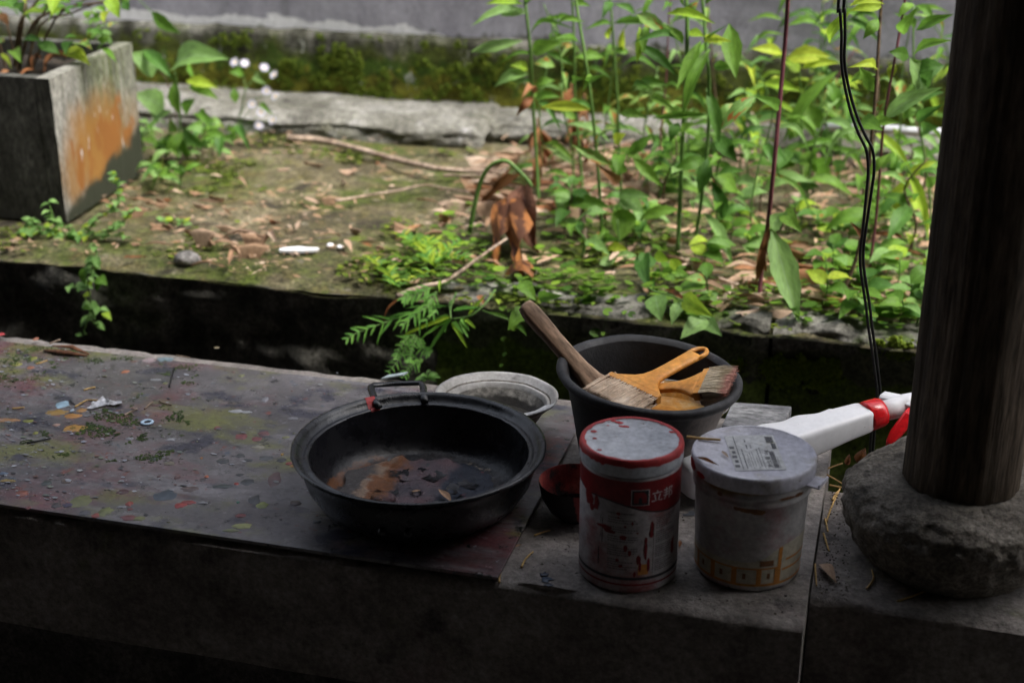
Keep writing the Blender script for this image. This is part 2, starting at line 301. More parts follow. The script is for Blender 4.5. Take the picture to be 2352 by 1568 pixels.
G_cover = leafmat('pennywort leaf', [(.05,.12,.02),(.11,.22,.025),(.20,.36,.035),(.08,.16,.03),(.28,.44,.05)], .5, vein=0)
G_moss = leafmat('moss frond', [(.07,.11,.012),(.11,.16,.015),(.15,.19,.02)], .3, vein=0, rough=.9)
G_fern = leafmat('fern leaflet', [(.11,.28,.05),(.19,.40,.07)], .45, vein=.25)
G_vine = leafmat('vine leaf', [(.12,.25,.06),(.18,.34,.09),(.26,.43,.14)], .45)
G_spot = leafmat('browning leaf', [(.13,.26,.06),(.20,.32,.07)], .35, spot=((.30,.12,.03), .55))
D_tan = leafmat('dry tan leaf', [(.20,.11,.06),(.33,.21,.13),(.42,.30,.21),(.26,.15,.085),(.50,.39,.30),(.14,.075,.04)], .1, .75, .22)
D_brown = leafmat('dry brown leaf', [(.15,.06,.025),(.24,.095,.035),(.30,.15,.07)], .12, .65, .25)
D_mag = leafmat('dried magnolia leaf', [(.13,.055,.03),(.16,.068,.038)], .1, .55, .7, veincol=(.28,.14,.085))
D_mago = leafmat('orange dried leaf', [(.22,.085,.026),(.29,.115,.035)], .2, .55, .5, veincol=(.09,.035,.015), spot=((.07,.028,.014), .52))
PETAL = leafmat('lilac white petal', [(.62,.60,.76),(.72,.70,.84)], .3, .6, 0)
POLLEN = surf('yellow flower eye', [(.6,.42,.05),(.7,.5,.08)], 30, 3, .8, 0)
SPL = {}
def splat_mat(c):
    k = tuple(c)
    if k not in SPL: SPL[k] = surf('dried paint %d' % len(SPL), [tuple(x * .8 for x in c), c], 60, 5, .42, .25, 200, bdist=.0006)
    return SPL[k]

# ------------------------------------------------------------------ setting: ground, terrace, walls, room
def struct(o): o['kind'] = 'structure'; return o
struct(MB().grid(1, 1, lambda u, v: (-30 + 60 * u, 3.2 + 40 * v, -.05)).build('ground', surf('earth', [(.08,.06,.04),(.12,.1,.06)], 3), smooth=False))
struct(MB().box((-6, -1.8, -.55), (6, 1.42, -.45)).build('floor', floor_mat, smooth=False))
struct(MB().box((-6, 1.42, -.5), (6, 1.86, -.40)).build('drain_bed', gutter_mat, smooth=False))
def terr(u, v):
    x = -4 + 8 * u; y = 1.80 + 1.3 * v
    xe = max(-1.6, min(.7, x)); e = .012 * fbm((x, 0, 0), 7, 3) + .006 * nz((x, 0, 0), 30, 4)
    if v == 0: y = 1.812 + e + (.05 if x > -.62 else 0)
    z = .010 * fbm((x, y, 0), 2.3, 1) + .004 * fbm((x, y, 0), 12, 2)
    if v < .03: z -= .006
    return (x, y, z - .004)
struct(MB().grid(420, 70, terr).build('mossy_terrace', terrace_mat))
def face(u, v):
    x = -4 + 8 * u; z = -.42 * v
    y = 1.815 + .012 * fbm((x, 0, 0), 7, 3) + (.03 + .05 * min(1, v * 6)) * (.35 + fbm((x * 1.2, z * 1.8, 0), 9, 5)) * .5 + (.05 if x > -.62 else 0)
    if v == 0: z = -.006; y = 1.813 + .012 * fbm((x, 0, 0), 7, 3) + .006 * nz((x, 0, 0), 30, 4) + (.05 if x > -.62 else 0)
    return (x, y, z)
tag(MB().grid(500, 40, face).build('rubble_retaining_wall', rubble_mat), 'black damp rubble wall holding up the mossy terrace above the drain', 'wall')
kb = empty('kerb', (-.1, 1.85, 0), 'lichened grey stone kerb along the weed bed behind the black bowl', 'kerb')
def kstone(x0, x1, seed):
    def f(u, v):
        x = x0 + (x1 - x0) * u; pr = [(1.835, -.34), (1.838, -.02), (1.840, -.008), (1.848, .0005), (1.872, .003), (1.892, .002), (1.90, -.012), (1.90, -.03)]
        q = v * 7; i = min(6, int(q)); t = q - i; a, b = pr[i], pr[i + 1]
        y = a[0] + (b[0] - a[0]) * t; z = a[1] + (b[1] - a[1]) * t
        d = .012 * fbm((x, y, z), 11, seed) + .006 * fbm((x, y, z), 45, seed); zz = (.009 * fbm((x, y, 0), 9, seed + 2) + .006 * fbm((x, y, 0), 30, seed)) if z > -.03 else 0
        y -= .010 * max(0, nz((x, 0, z * 2), 6, seed + 4))
        return (x - kb.location.x, y + d - kb.location.y, z + zz)
    MB().grid(int((x1 - x0) * 110), 42, f).build('kerb_stone', kerb_mat, kb)
kstone(-.625, -.14, 1); kstone(-.135, .62, 2); kstone(.625, 1.6, 3)
# back wall
bw = empty('courtyard_wall', (0, 2.95, 0), 'lavender grey plaster wall with mossy plinth behind the weeds', 'wall')
def bwp(name, m, mat, **k): return m.build(name, mat, bw, M=Matrix.Translation((0, -2.95, 0)), **k)
lime_wall = surf('plaster with limewash remnants', [(.20,.195,.225),(.27,.265,.30),(.33,.325,.36)], 4, 9, .9, .4, 25, stretch=(1.2, 1, .55), grain=.16,
    over=[((.12,.12,.125), 7, .56, .72, (1.4, 1, .22), None, 3), ((.07,.075,.055), 16, .58, .70, (1.5, 1, .4), (.24, .165), 5), ((.13,.125,.14), 3, .56, .74, (.4, 1, 2.5), None, 4), ((.60,.60,.61), 8, .77, .82, (.6, 1, 1.2), [(.25, .175), (-.70, -1.05, 'X')], 8), ((.32,.33,.29), 24, .64, .70, (.7, 1, 1), (.225, .165), 10)])
def plas(x0, x1, n): return MB().grid(n, 60, lambda u, v: (x0 + (x1 - x0) * u, 2.885 + .006 * fbm((x0 + (x1 - x0) * u, 0, v * 2), 2.5, 2), .165 + 1.6 * v))
bwp('plaster', plas(-6, 6, 240), lime_wall)
bwp('wall_core', MB().box((-6, 2.93, -.1), (6, 3.10, 1.765)), plaster_mat, smooth=False)
def plin(u, v):
    x = -4.2 + 8.4 * u; top = .176 + .006 * fbm((x, 0, 0), 4, 8) + .004 * nz((x, 0, 0), 20, 3); z = .0 + (top) * v
    y = 2.872 + .006 * fbm((x, 0, z), 8, 6) - .010 * max(0, fbm((x, 0, z), 14, 9)) * (1 - v)
    if v > .93: y += .012 * (v - .93) / .07
    return (x, y, z)
bwp('mossy_plinth', MB().grid(620, 26, plin), plinth_mat)
def foot(x0, x1, yf, h, seed):
    def f(u, v):
        x = x0 + (x1 - x0) * u
        pr = [(yf, -.03), (yf, h * .35), (yf + .006, h * .8), (yf + .03, h), (2.80, h + .004), (2.885, h + .006)]
        q = v * 5; i = min(4, int(q)); t = q - i; a, b = pr[i], pr[i+1]
        d = .010 * fbm((x, v, 0), 8, seed) + .006 * fbm((x, v * 2, 3), 34, seed)
        e = min(1, (x1 - x) / .03) if x1 < 3 else 1
        return (x, a[0] + (b[0]-a[0]) * t + d + (1 - max(0, e)) ** 2 * .03, (a[1] + (b[1]-a[1]) * t) + d * .5 - (1 - max(0, e)) ** 2 * .02)
    return f
bwp('footing', MB().grid(330, 20, foot(-4, -.80, 2.655, .036, 4)), ledge_mat)
bwp('footing', MB().grid(330, 20, foot(-.83, 4, 2.74, .030, 6)), ledge_mat)
# covered walk over the camera, with unseen walls added to shut out light
vr = empty('covered_walk', (0, -1.8, -.45), 'dark timber roof of the covered walk, with unseen walls added around the camera', 'building')
Mv = Matrix.Translation((0, 1.8, .45))
MB().box((-6, -1.9, 1.85), (6, 1.54, 1.93)).build('roof_deck', room_mat, vr, smooth=False, M=Mv)
for i in range(13):
    MB().box((-5.9 + i * .97, -1.8, 1.74), (-5.8 + i * .97, 1.50, 1.85)).build('rafter', room_mat, vr, smooth=False, M=Mv)
MB().box((-6, 1.20, 1.56), (6, 1.36, 1.74)).build('eave_beam', room_mat, vr, smooth=False, M=Mv)
MB().box((-6, -1.9, -.45), (6, -1.8, 1.85)).build('unseen_rear_wall', surf('old limewashed room wall', [(.22,.20,.17),(.31,.285,.24)], 3, 8, .9, .2), vr, smooth=False, M=Mv)  # kept pale so that it bounces fill onto the front faces
for x in (-6.1, 6): MB().box((x, -1.8, -.45), (x + .1, 1.42, 1.85)).build('unseen_end_wall', room_mat, vr, smooth=False, M=Mv)

# ------------------------------------------------------------------ bench and right hand slab
bn = empty('concrete_bench', (-.6, 1.3, -.45), 'long grey concrete bench carrying the painted sheet, pan and pots', 'bench')
Mb = Matrix.Translation((.6, -1.3, .45))
def slab_mesh(x0, x1, y0, y1, z0, z1, seed, amp=.0035):
    """box whose top and edges are chipped and uneven"""
    nx = int((x1 - x0) / .012); ny = int((y1 - y0) / .02); m = MB()
    def prof(u, v):
        x = x0 + (x1 - x0) * u
        ring = [(y0, z0), (y0, z0 + .35 * (z1 - z0)), (y0, z0 + .7 * (z1 - z0)), (y0, z1 - .012), (y0 + .001, z1 - .004), (y0 + .006, z1 - .0004)] + [(y0 + .012 + (y1 - y0 - .024) * k / 12, z1) for k in range(13)] + [(y1 - .006, z1 - .0006), (y1 - .001, z1 - .005), (y1, z1 - .015), (y1, z0)]
        q = v * (len(ring) - 1); i = int(round(q)); y, z = ring[i]
        chip = max(0, nz((x, y, 0), 9, seed) - .15) + .5 * max(0, nz((x, y, 0), 34, seed + 1) - .1)
        edge = 1 if (z < z1 - .0003 and z > z1 - .016) else 0
        s = 1 if y < (y0 + y1) / 2 else -1
        y += s * (edge * chip * .016) + amp * .7 * fbm((x, z * 2, s), 7, seed + 3) * (0 if z == z1 else 1)
        z += -edge * chip * .010 + (amp * .5 * fbm((x, y, 0), 9, seed + 5) if z > z1 - .016 else 0)
        return (x, y, z)
    n = 22; m.grid(nx, n, prof)
    # end caps
    c = nx + 1
    L_ = [j * c for j in range(n + 1)]; R_ = [j * c + nx for j in range(n + 1)]
    m.f += [tuple(L_), tuple(reversed(R_))]
    return m
slab_mesh(-3.2, -.036, 1.0985, 1.530, -.135, 0, 3).build('seat_slab', concrete_bench, bn, M=Mb, auto=50)
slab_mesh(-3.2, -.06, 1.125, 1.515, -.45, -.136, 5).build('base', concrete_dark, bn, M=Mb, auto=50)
rs = empty('stone_sill', (.4, 1.3, -.45), 'dusty brown sill slab under the round column base', 'sill')
Mr = Matrix.Translation((-.4, -1.3, .45))
slab_mesh(-.0347, 1.8, 1.172, 1.405, -.17, -.015, 8, .005).build('sill_slab', concrete_bench, rs, M=Mr, auto=50)
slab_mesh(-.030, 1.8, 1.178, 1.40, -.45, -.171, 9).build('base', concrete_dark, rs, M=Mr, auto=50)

# painted acrylic sheet with dried splats
SZ = .0065
sh = empty('acrylic_sheet', (-.8, 1.3, 0), 'grimy paint-spattered plastic sheet covering the left of the bench', 'sheet')
Ms = Matrix.Translation((.8, -1.3, 0))
MB().box((-2.6, 1.1035, .0024), (-.318, 1.494, SZ)).build('sheet', sheet_mat, sh, smooth=False, M=Ms, bevel=.0008)
def splat(px, py, rx, ry, c, parent=None, z=SZ, th=.0005, name='paint_splat', seed=None, irr=.3, mat=None):
    c = tuple(.70 * x + .03 for x in c); p = onz(px, py, z); d = (p - CC).length; k = d / FPX
    a = rx * k; b = ry * k / .44
    s = seed if seed is not None else rnd.random() * 90; n = 18; vs = []; fs = []
    for i in range(n):
        t = 2 * math.pi * i / n; q = 1 + irr * 1.25 * fbm((math.cos(t), math.sin(t), s), 1.7, 0, 4)
        off = RT * (a * math.cos(t) * q) + Vector((-RT.y, RT.x, 0)) * (b * math.sin(t) * q)
        vs += [p + off, p + off * .9 + Vector((0, 0, th))]
    vs.append(p + Vector((0, 0, th * 1.15)))
    for i in range(n):
        j = (i + 1) % n; fs += [(2*i, 2*j, 2*j+1, 2*i+1), (2*i+1, 2*j+1, 2*n)]
    m = MB().add(vs, fs)
    if parent is sh: return m.build(name, mat or splat_mat(c), sh, M=Ms)
    return m
def c5(x, y): return (.4322 * x, 733.8 + .4322 * y)
SP = [((330,452),37,20,(.38,.58,.72)),((383,482),10,7,(.45,.55,.68)),((300,492),60,14,(.42,.24,.03)),((385,512),44,13,(.55,.24,.03)),((435,482),26,11,(.50,.25,.06)),((400,577),62,20,(.50,.25,.03)),((30,535),60,10,(.45,.22,.08)),
 ((90,238),27,11,(.35,.34,.05)),((178,208),20,11,(.30,.32,.03)),((160,256),20,8,(.38,.13,.05)),((665,277),20,9,(.45,.15,.06)),((795,215),36,13,(.40,.30,.32)),((878,211),46,14,(.20,.29,.33)),((190,104),14,9,(.5,.18,.1)),((4,78),18,8,(.6,.04,.05)),
 ((1282,622),30,15,(.22,.05,.055)),((1365,634),27,12,(.22,.05,.055)),((1402,607),32,13,(.16,.06,.065)),((1154,577),17,9,(.28,.08,.07)),((1278,722),24,11,(.05,.055,.06)),((1185,752),34,14,(.045,.05,.055)),((1415,735),36,13,(.08,.09,.10)),((1495,747),24,11,(.05,.055,.06)),
 ((1255,488),44,9,(.42,.43,.46)),((1310,492),30,5,(.36,.37,.4)),((118,924),31,15,(.30,.085,.05)),((650,915),31,14,(.10,.03,.035)),((872,935),58,27,(.06,.085,.115)),((960,987),34,12,(.42,.035,.03)),((1000,972),40,10,(.32,.04,.035)),((688,978),20,11,(.40,.07,.05)),((690,1008),14,6,(.22,.05,.05)),((508,1041),20,11,(.32,.06,.045)),
 ((685,1052),42,12,(.22,.06,.065)),((360,986),27,10,(.06,.045,.11)),((1313,863),35,15,(.045,.055,.065)),((1350,957),31,20,(.05,.055,.065)),((1392,985),36,15,(.23,.27,.06)),((1288,1098),52,13,(.42,.44,.16)),((1230,1120),45,8,(.20,.22,.10)),((1182,885),46,10,(.06,.08,.08)),((1098,834),11,6,(.5,.13,.05)),((1256,872),14,6,(.45,.06,.05)),
 ((246,868),27,12,(.05,.07,.065)),((352,860),30,10,(.12,.08,.06)),((775,1038),12,6,(.03,.03,.035)),((1280,1042),26,9,(.24,.05,.055)),((298,988),22,14,(.06,.05,.055)),((150,1001),13,6,(.25,.05,.05)),((820,738),30,12,(.06,.065,.07)),((1460,850),34,40,(.13,.07,.075)),((1560,740),20,9,(.09,.10,.10)),((1570,975),30,12,(.10,.06,.055)),
 ((430,965),48,30,(.19,.20,.07)),((560,1020),38,18,(.18,.20,.06)),((450,1028),30,14,(.10,.10,.12)),((1010,900),50,12,(.12,.08,.075)),((740,1058),30,10,(.22,.23,.08)),((500,815),52,22,(.16,.09,.095)),((1150,150),14,6,(.25,.2,.1)),((1240,280),10,4,(.12,.05,.05)),
 ((150,540),28,8,(.28,.30,.04)),((190,602),14,7,(.33,.34,.05)),((300,560),20,6,(.5,.3,.24)),((510,577),12,6,(.2,.07,.06)),((690,632),18,7,(.3,.3,.34)),((20,818),22,7,(.14,.2,.3)),((40,856),42,8,(.32,.22,.05)),((830,320),26,5,(.34,.35,.38)),((1410,425),18,16,(.24,.24,.27)),((1555,525),26,8,(.22,.22,.25)),((1070,735),9,5,(.45,.2,.06)),((1500,716),9,5,(.5,.3,.06)),((1555,778),14,6,(.55,.25,.04)),((1535,765),18,6,(.35,.06,.05)),((1265,970),8,5,(.05,.22,.16)),((900,765),30,9,(.20,.17,.12)),((1370,680),34,7,(.3,.28,.22))]
for q, rx, ry, c in SP: splat(*c5(*q), rx * .4322, ry * .4322, c, sh)
for i in range(100):
    px, py = U(0, 760), U(800, 1250)
    p = onz(px, py, SZ)
    if not (1.115 < p.y < 1.485): continue
    c = rnd.choice([(.05,.055,.06),(.14,.06,.06),(.25,.07,.05),(.30,.30,.33),(.18,.17,.15),(.2,.21,.08),(.07,.09,.12),(.33,.33,.36),(.10,.08,.07)])
    r_ = U(1.0, 3) if rnd.random() < .7 else U(3, 9); splat(px, py, r_ * U(.8, 1.6), r_ * U(.25, .5), c, sh, irr=.55)

# ------------------------------------------------------------------ pots and tools on the bench
def cyl_patch(m, r, a0, a1, z0, z1, n=6, zf=None):
    """curved quad on a cylinder of radius r (or r(z)), angles in radians"""
    rr = r if callable(r) else (lambda z: r)
    vs = []; fs = []
    for i in range(n + 1):
        a = a0 + (a1 - a0) * i / n
        lo, hi = (z0, z1) if zf is None else zf(a)
        for z in (lo, hi): vs.append((rr(z) * math.cos(a), rr(z) * math.sin(a), z))
    for i in range(n): fs.append((2*i, 2*i+2, 2*i+3, 2*i+1))
    return m.add(vs, fs)
def text_mesh(body, size):
    cu = bpy.data.curves.new('txt', 'FONT'); cu.body = body; cu.size = size; cu.resolution_u = 2
    o = bpy.data.objects.new('txt', cu); col.objects.link(o)
    me = o.evaluated_get(bpy.context.evaluated_depsgraph_get()).to_mesh()
    vs = [v.co.copy() for v in me.vertices]; fs = [tuple(p.vertices) for p in me.polygons]
    bpy.data.objects.remove(o); bpy.data.curves.remove(cu)
    return vs, fs
# iron pan
PX, PYc = -.4351, 1.2244
wk = empty('iron_pan', (PX, PYc, SZ), 'large round soot-black iron pan with flaking dried paint inside', 'pan')
prof = [(0,0),(.076,0),(.090,.003),(.104,.013),(.1145,.030),(.1205,.050),(.1225,.0575),(.1262,.0605),(.1290,.0630),(.1286,.0655),(.1260,.0662),(.1222,.0620),(.1188,.0566),(.1158,.0572),(.1135,.0592),(.1112,.0570),(.108,.042),(.103,.022),(.097,.012),(.088,.0078),(0,.0072)]
MB().lathe(prof[:9], 96).build('bowl', iron, wk)
MB().lathe(prof[8:16], 128, lambda a, r, z: (r + .0006 * nz((math.cos(a) * 3, math.sin(a) * 3, z * 30), 4, 2), z + .0007 * nz((math.cos(a) * 3, math.sin(a) * 3, 0), 5, 3))).build('rim', iron, wk)
MB().lathe(prof[15:], 96, lambda a, r, z: (r, z + .0012 * nz((r * math.cos(a), r * math.sin(a), 0), 60, 1))).build('inside', iron_in, wk)
def skinf(R0, seed, x, y, zbase, lift, grow=.22):
    m = MB(); nr, na = 16, 72; vs = [(x, y, zbase)]; fs = []
    for i in range(1, nr + 1):
        for k in range(na):
            a = 2 * math.pi * k / na; q = R0 * (1 + grow * fbm((math.cos(a), math.sin(a), seed), 1.9, 0, 5)) * i / nr
            xx, yy = x + q * math.cos(a), y + q * math.sin(a); rr = math.hypot(xx, yy)
            base = .0078 + max(0, (rr - .085)) ** 1.5 * 4.0
            e = max(0, (i / nr - .72) / .28)
            z = base + .0012 + .0022 * max(0, fbm((xx, yy, seed), 38, 1)) + lift * e * e * (.4 + nz((math.cos(a) * 2, math.sin(a) * 2, seed), 3, 3)) + (-.0016 if i == nr else 0)
            vs.append((xx, yy, max(base + .0004, z)))
    for k in range(na): fs.append((0, 1 + k, 1 + (k + 1) % na))
    for i in range(nr - 1):
        for k in range(na):
            a = 1 + i * na + k; b = 1 + i * na + (k + 1) % na; fs.append((a, b, b + na, a + na))
    return m.add(vs, fs)
skinf(.082, 3, -.003, -.002, .0085, .006, .20).build('paint_skin', skin_mat, wk)
for i in range(16):                                        # curled flakes lifting off the pan floor
    a = U(0, 6.28); q = U(.02, .085); fx, fy = q * math.cos(a), q * math.sin(a); fl_ = U(.005, .013); rot = U(0, 6.28); cu = U(.2, .7); s9 = rnd.random() * 50
    def flk(u, v):
        x = (u - .5) * 2 * fl_ * (1 + .4 * nz((v * 3, s9, 0), 2)); y = (v - .5) * fl_ * 1.2 * (1 + .5 * nz((u * 3, s9, 4), 2)); z = .0092 + max(0, q - .085) * .4 + cu * (x / fl_) ** 2 * fl_ * .5 + .0006 * nz((u * 4, v * 4, s9), 2)
        return (fx + x * math.cos(rot) - y * math.sin(rot), fy + x * math.sin(rot) + y * math.cos(rot), z)
    MB().grid(6, 4, flk).build('paint_flake', rnd.choice((iron_in, skin_mat, iron_in)), wk)
lp = MB(); 
lp.loft([[Vector((-.03 + .012 * math.cos(t) * s_ + .0015 * nz((t, s_, 0), 2), -.028 + .009 * math.sin(t) * s_, .0105 + h + .001 * nz((t, s_, 1), 3))) for t in [2 * math.pi * k / 14 for k in range(14)]] for s_, h in ((1, 0), (1.15, .003), (.95, .006), (.4, .0072))])
lp.build('paint_lump', skin_mat, wk)
hp = [tuple(onz(x_, y_, .0685) - Vector((PX, PYc, SZ))) for x_, y_ in ((870,934),(863,922),(853,896),(852,888),(858,884),(910,881),(962,879),(969,881),(972,888),(974,906),(975,922))]
MB().tube(hp, [.0042] + [.0040] * 9 + [.0042], 10, flat=.7).build('handle', iron, wk)
for dx in (-.010, .016):
    ang = math.atan2(-.119, .012 + dx) ; rr = .1135
    c = Vector((rr * math.cos(ang), rr * math.sin(ang), .0285)); nrm = Vector((math.cos(ang), math.sin(ang), -.25)).normalized()
    MB().lathe([(0, .006), (.0025, .0058), (.0042, .003), (.0045, 0), (.0045, -.004)], 12).build('rivet', iron, wk, M=Matrix.Translation(c) @ nrm.to_track_quat('Z', 'Y').to_matrix().to_4x4())
m = MB(); vs = []; A = math.atan2(onz(862, 930, .07).y - PYc, onz(862, 930, .07).x - PX)
ring = [(.1296,.0630),(.1291,.0660),(.1260,.0669),(.1220,.0627),(.1188,.0573),(.1157,.0579),(.1133,.0599),(.1105,.0568)]
for i in range(5):
    a = A + (i - 2) * .022 + .004 * (i % 2)
    for r_, z in ring: vs.append((r_ * math.cos(a), r_ * math.sin(a), z))
m.add(vs, [(i*8+k, i*8+k+8, i*8+k+9, i*8+k+1) for i in range(4) for k in range(7)]).build('red_paint_streak', red_paint, wk)

# paint can with red label
CH = .137; cz = 0
cn = empty('paint_can', (-.206, 1.162, .0005), 'white plastic paint can with red label and red-smeared screw lid', 'can')
MB().lathe([(0,.0),(.0445,0),(.0460,.0015),(.0465,.004),(.0455,.006),(.0463,.008),(.0466,.012),(.0466,.1165),(.0460,.1180),(.0445,.1185),(.0445,.1210)], 80).build('body', can_white, cn)
MB().lathe([(.0458,.1195),(.0475,.1200),(.0478,.1215),(.0478,.1330),(.0470,.1360),(.0455,.1370),(.0440,.1366),(.0434,.1358),(0,.1360)], 96).build('lid', can_top, cn)
def wobr(a, r, z): return (r, z)
rr_ = MB(); n = 90; vs = []
for i in range(n):
    a = 2 * math.pi * i / n; d1 = .0012 * max(0, nz((math.cos(a) * 2, math.sin(a) * 2, 0), 4, 2)) ; d2 = .004 * max(0, nz((math.cos(a) * 2, math.sin(a) * 2, 0), 5, 5))
    for r_, z in ((.0432 - d1 * 2, .1364), (.0442 - d1, .1369), (.0456, .13745), (.0473, .1364), (.04812, .1332), (.04812, .1310 - d2)): vs.append((r_ * math.cos(a), r_ * math.sin(a), z))
rr_.add(vs, [(i*6+k, ((i+1) % n)*6+k, ((i+1) % n)*6+k+1, i*6+k+1) for i in range(n) for k in range(5)]).build('red_rim', red_paint, cn)
AV = math.atan2(-1.162, .206)                               # direction from the can towards the viewer
def ca(d): return AV + R(d)
def bandz(a):
    d = math.degrees(a - ca(0)); t = max(0, min(1, (d + 35) / 85)); return .0965 - .0135 * t * t * (3 - 2 * t) + (.004 * max(0, (-d - 50) / 40) if d < -50 else 0)
lb = MB(); cyl_patch(lb, .04685, ca(-180), ca(180), 0, 0, 120, lambda a: (bandz(a) , .1162))
lb.build('label_band', can_red, cn)
lb = MB(); cyl_patch(lb, .04675, ca(-180), ca(180), 0, 0, 120, lambda a: (bandz(a) - .0016, .1160))
lb.build('label_band_edge', can_dark, cn)
for r_, z0, z1, mt in ((.04672, .0145, .0175, can_dark), (.04668, .0085, .0105, can_red)):
    lb = MB(); cyl_patch(lb, r_, ca(-180), ca(180), z0, z1, 90); lb.build('label_stripe', mt, cn)
rl = .04702
lg = MB(); cyl_patch(lg, rl, ca(1.5), ca(22), .0922, .1080, 8); lg.build('logo_frame', print_white, cn)
lg = MB(); cyl_patch(lg, rl + .00008, ca(2.3), ca(21.2), .0928, .1074, 8); lg.build('logo_square', can_dark, cn)
lg = MB(); cyl_patch(lg, rl + .00016, ca(4.6), ca(18.9), 0, 0, 10, lambda a: (.0948, .1056 - .0035 * max(0, (math.degrees(a - ca(14.5)) / 4.4)) ** 2)); lg.build('logo_mark', can_red, cn)
lg = MB(); cyl_patch(lg, rl + .00024, ca(9.8), ca(13.6), 0, 0, 8, lambda a: (.0948, .0985 + .0022 * math.cos(math.degrees(a - ca(11.7)) / 1.9 * 1.4))); lg.build('logo_counter', can_dark, cn)
vs, fs = text_mesh('立邦', .0126)
MB().add([((rl + .0001) * math.cos(ca(24) + p.x / rl), (rl + .0001) * math.sin(ca(24) + p.x / rl), .0953 + p.y) for p in vs], fs).build('brand_text', print_white, cn, smooth=False)
fp = MB()
def printrow(m, a0, a1, z, h, r_=.04672):
    a = a0
    while a < a1:
        w_ = U(1.2, 3.4); cyl_patch(m, r_, ca(a), ca(min(a + w_, a1)), z, z + h, 2); a += w_ + U(.5, .9)
printrow(fp, -24, 6, .0825, .0013); z = .0805
for k, ln in enumerate([14,28,30,0,20,30,24,0,30,30,26,0,10,30,30,28,22,0,8,26,18,30,20]):
    z -= .0024
    if ln: printrow(fp, -24, -24 + ln * 1.15, z, .0009)
z = .079
for k in range(28):
    z -= .0021
    if k % 7 != 6: printrow(fp, 32, 32 + U(16, 30), z, .0008)
fp.build('fine_print', can_ink, cn)
lg = MB(); cyl_patch(lg, .04674, ca(29), ca(29.6), .020, .072, 2); cyl_patch(lg, .04674, ca(-36), ca(-34.6), .026, .044, 2); cyl_patch(lg, .04674, ca(-33.5), ca(-33), .055, .078, 2); cyl_patch(lg, .04674, ca(-31.5), ca(-30.5), .050, .076, 2); lg.build('print_rules', can_dark, cn)
lg = MB(); cyl_patch(lg, .04674, ca(12), ca(24), .020, .031, 4); lg.build('pictogram_box', tub_orange, cn)
def drip(m, r_, a, z, wdt, h, s):
    n = 12; vs = []; 
    for i in range(n):
        t = 2 * math.pi * i / n; q = 1 + .45 * nz((math.cos(t), math.sin(t), s), 2)
        aa = a + wdt / r_ * math.cos(t) * q; zz = z + h * math.sin(t) * q; vs.append((r_ * math.cos(aa), r_ * math.sin(aa), zz))
    vs.append(((r_ + .0004) * math.cos(a), (r_ + .0004) * math.sin(a), z))
    m.add(vs, [(i, (i+1) % n, n) for i in range(n)])
drip_red = surf('dark red drip', [(.14,.010,.012),(.20,.016,.018)], 20, 5, .4, .1, 90)
for d, z, w_, h in ((-12,.083,.0022,.0016),(-12,.079,.0012,.0011),(-28,.067,.009,.0022),(-22,.0635,.006,.002),(-6,.059,.0035,.0025),(-3,.048,.002,.0035),(2,.043,.0018,.003),(12,.036,.0022,.005),(14,.029,.0014,.006),(20,.045,.0016,.009),(20,.055,.0014,.004),(27,.069,.0018,.006),(26,.062,.0022,.004),(-12,.035,.002,.0015),(-8,.029,.002,.0015),(8,.021,.0015,.003),(24,.03,.0015,.008),(-52,.090,.006,.008),(-40,.088,.003,.007),(-47,.082,.003,.004),(4,.074,.001,.002),(-4,.0705,.0012,.001),(10,.064,.001,.001),(60,.04,.003,.010),(-60,.1,.004,.005)):
    dr = MB(); drip(dr, .04690, ca(d), z, w_, h, d * .37); dr.build('red_drip', drip_red, cn)
pt = MB()
for x, y, a, b in ((-.018,.031,.0045,.0028),(-.012,.024,.005,.0022),(-.024,.033,.003,.002),(-.037,.006,.003,.0025),(-.033,-.008,.0022,.002),(.033,.024,.003,.002),(-.024,-.03,.0025,.0015),(-.027,.022,.0016,.001)):
    n = 12; vs = [(x + a * math.cos(2*math.pi*i/n) * (1 + .5 * nz((math.cos(i), math.sin(i), x * 90), 2)), y + b * math.sin(2*math.pi*i/n) * (1 + .5 * nz((math.cos(i), math.sin(i), y * 90), 2)), .13625) for i in range(n)] + [(x, y, .1365)]
    pt.add(vs, [(i, (i+1) % n, n) for i in range(n)])
pt.build('red_smudges', red_paint, cn)

# white tub
TX, TY, TH = -.0975, 1.1986, .120
tb = empty('paint_tub', (TX, TY, .0005), 'squat white plastic tub with lilac snap lid and orange label', 'tub')
AV = math.atan2(-TY, -TX)
def tr(z): return .0492 + .0040 * z / .1
MB().lathe([(0,0),(.0475,0),(.0488,.0015),(.0492,.004),(tr(.07),.07),(tr(.088),.088),(.0548,.0895),(.0553,.0915),(.0542,.0930),(.0538,.0960),(.0555,.0972),(.0556,.0992),(.0545,.1005),(.0543,.106)], 96).build('body', tub_body, tb)
MB().lathe([(.0555,.1055),(.0570,.1055),(.0572,.1065),(.0574,.1170),(.0570,.1190),(.0560,.1200),(.0545,.1196),(.0538,.1186),(0,.1188)], 112, lambda a, r, z: (r + (.00035 if (int(a * 32 / math.pi) % 2 and .1055 < z < .1175) else 0), z)).build('lid', tub_lid, tb)
et = MB()
ea = ca(68)
Me = Matrix.Rotation(ea, 4, 'Z')
et.box((.0555, -.011, .1045), (.0690, .011, .1062), Me); et.box((.0672, -.011, .1062), (.0690, .011, .1090), Me)
et.build('lid_tab', tub_lid, tb, smooth=False, bevel=.0006)
lb = MB(); cyl_patch(lb, lambda z: tr(z) + .0003, ca(-180), ca(180), 0, 0, 160, lambda a: (.0055, .0315 + .018 / (1 + math.exp(-(math.degrees(a - ca(0)) - 26) / 7)) + .0014 * nz((a * 9, 0, 0), 2) + .0008 * nz((a * 40, 0, 0), 2)))
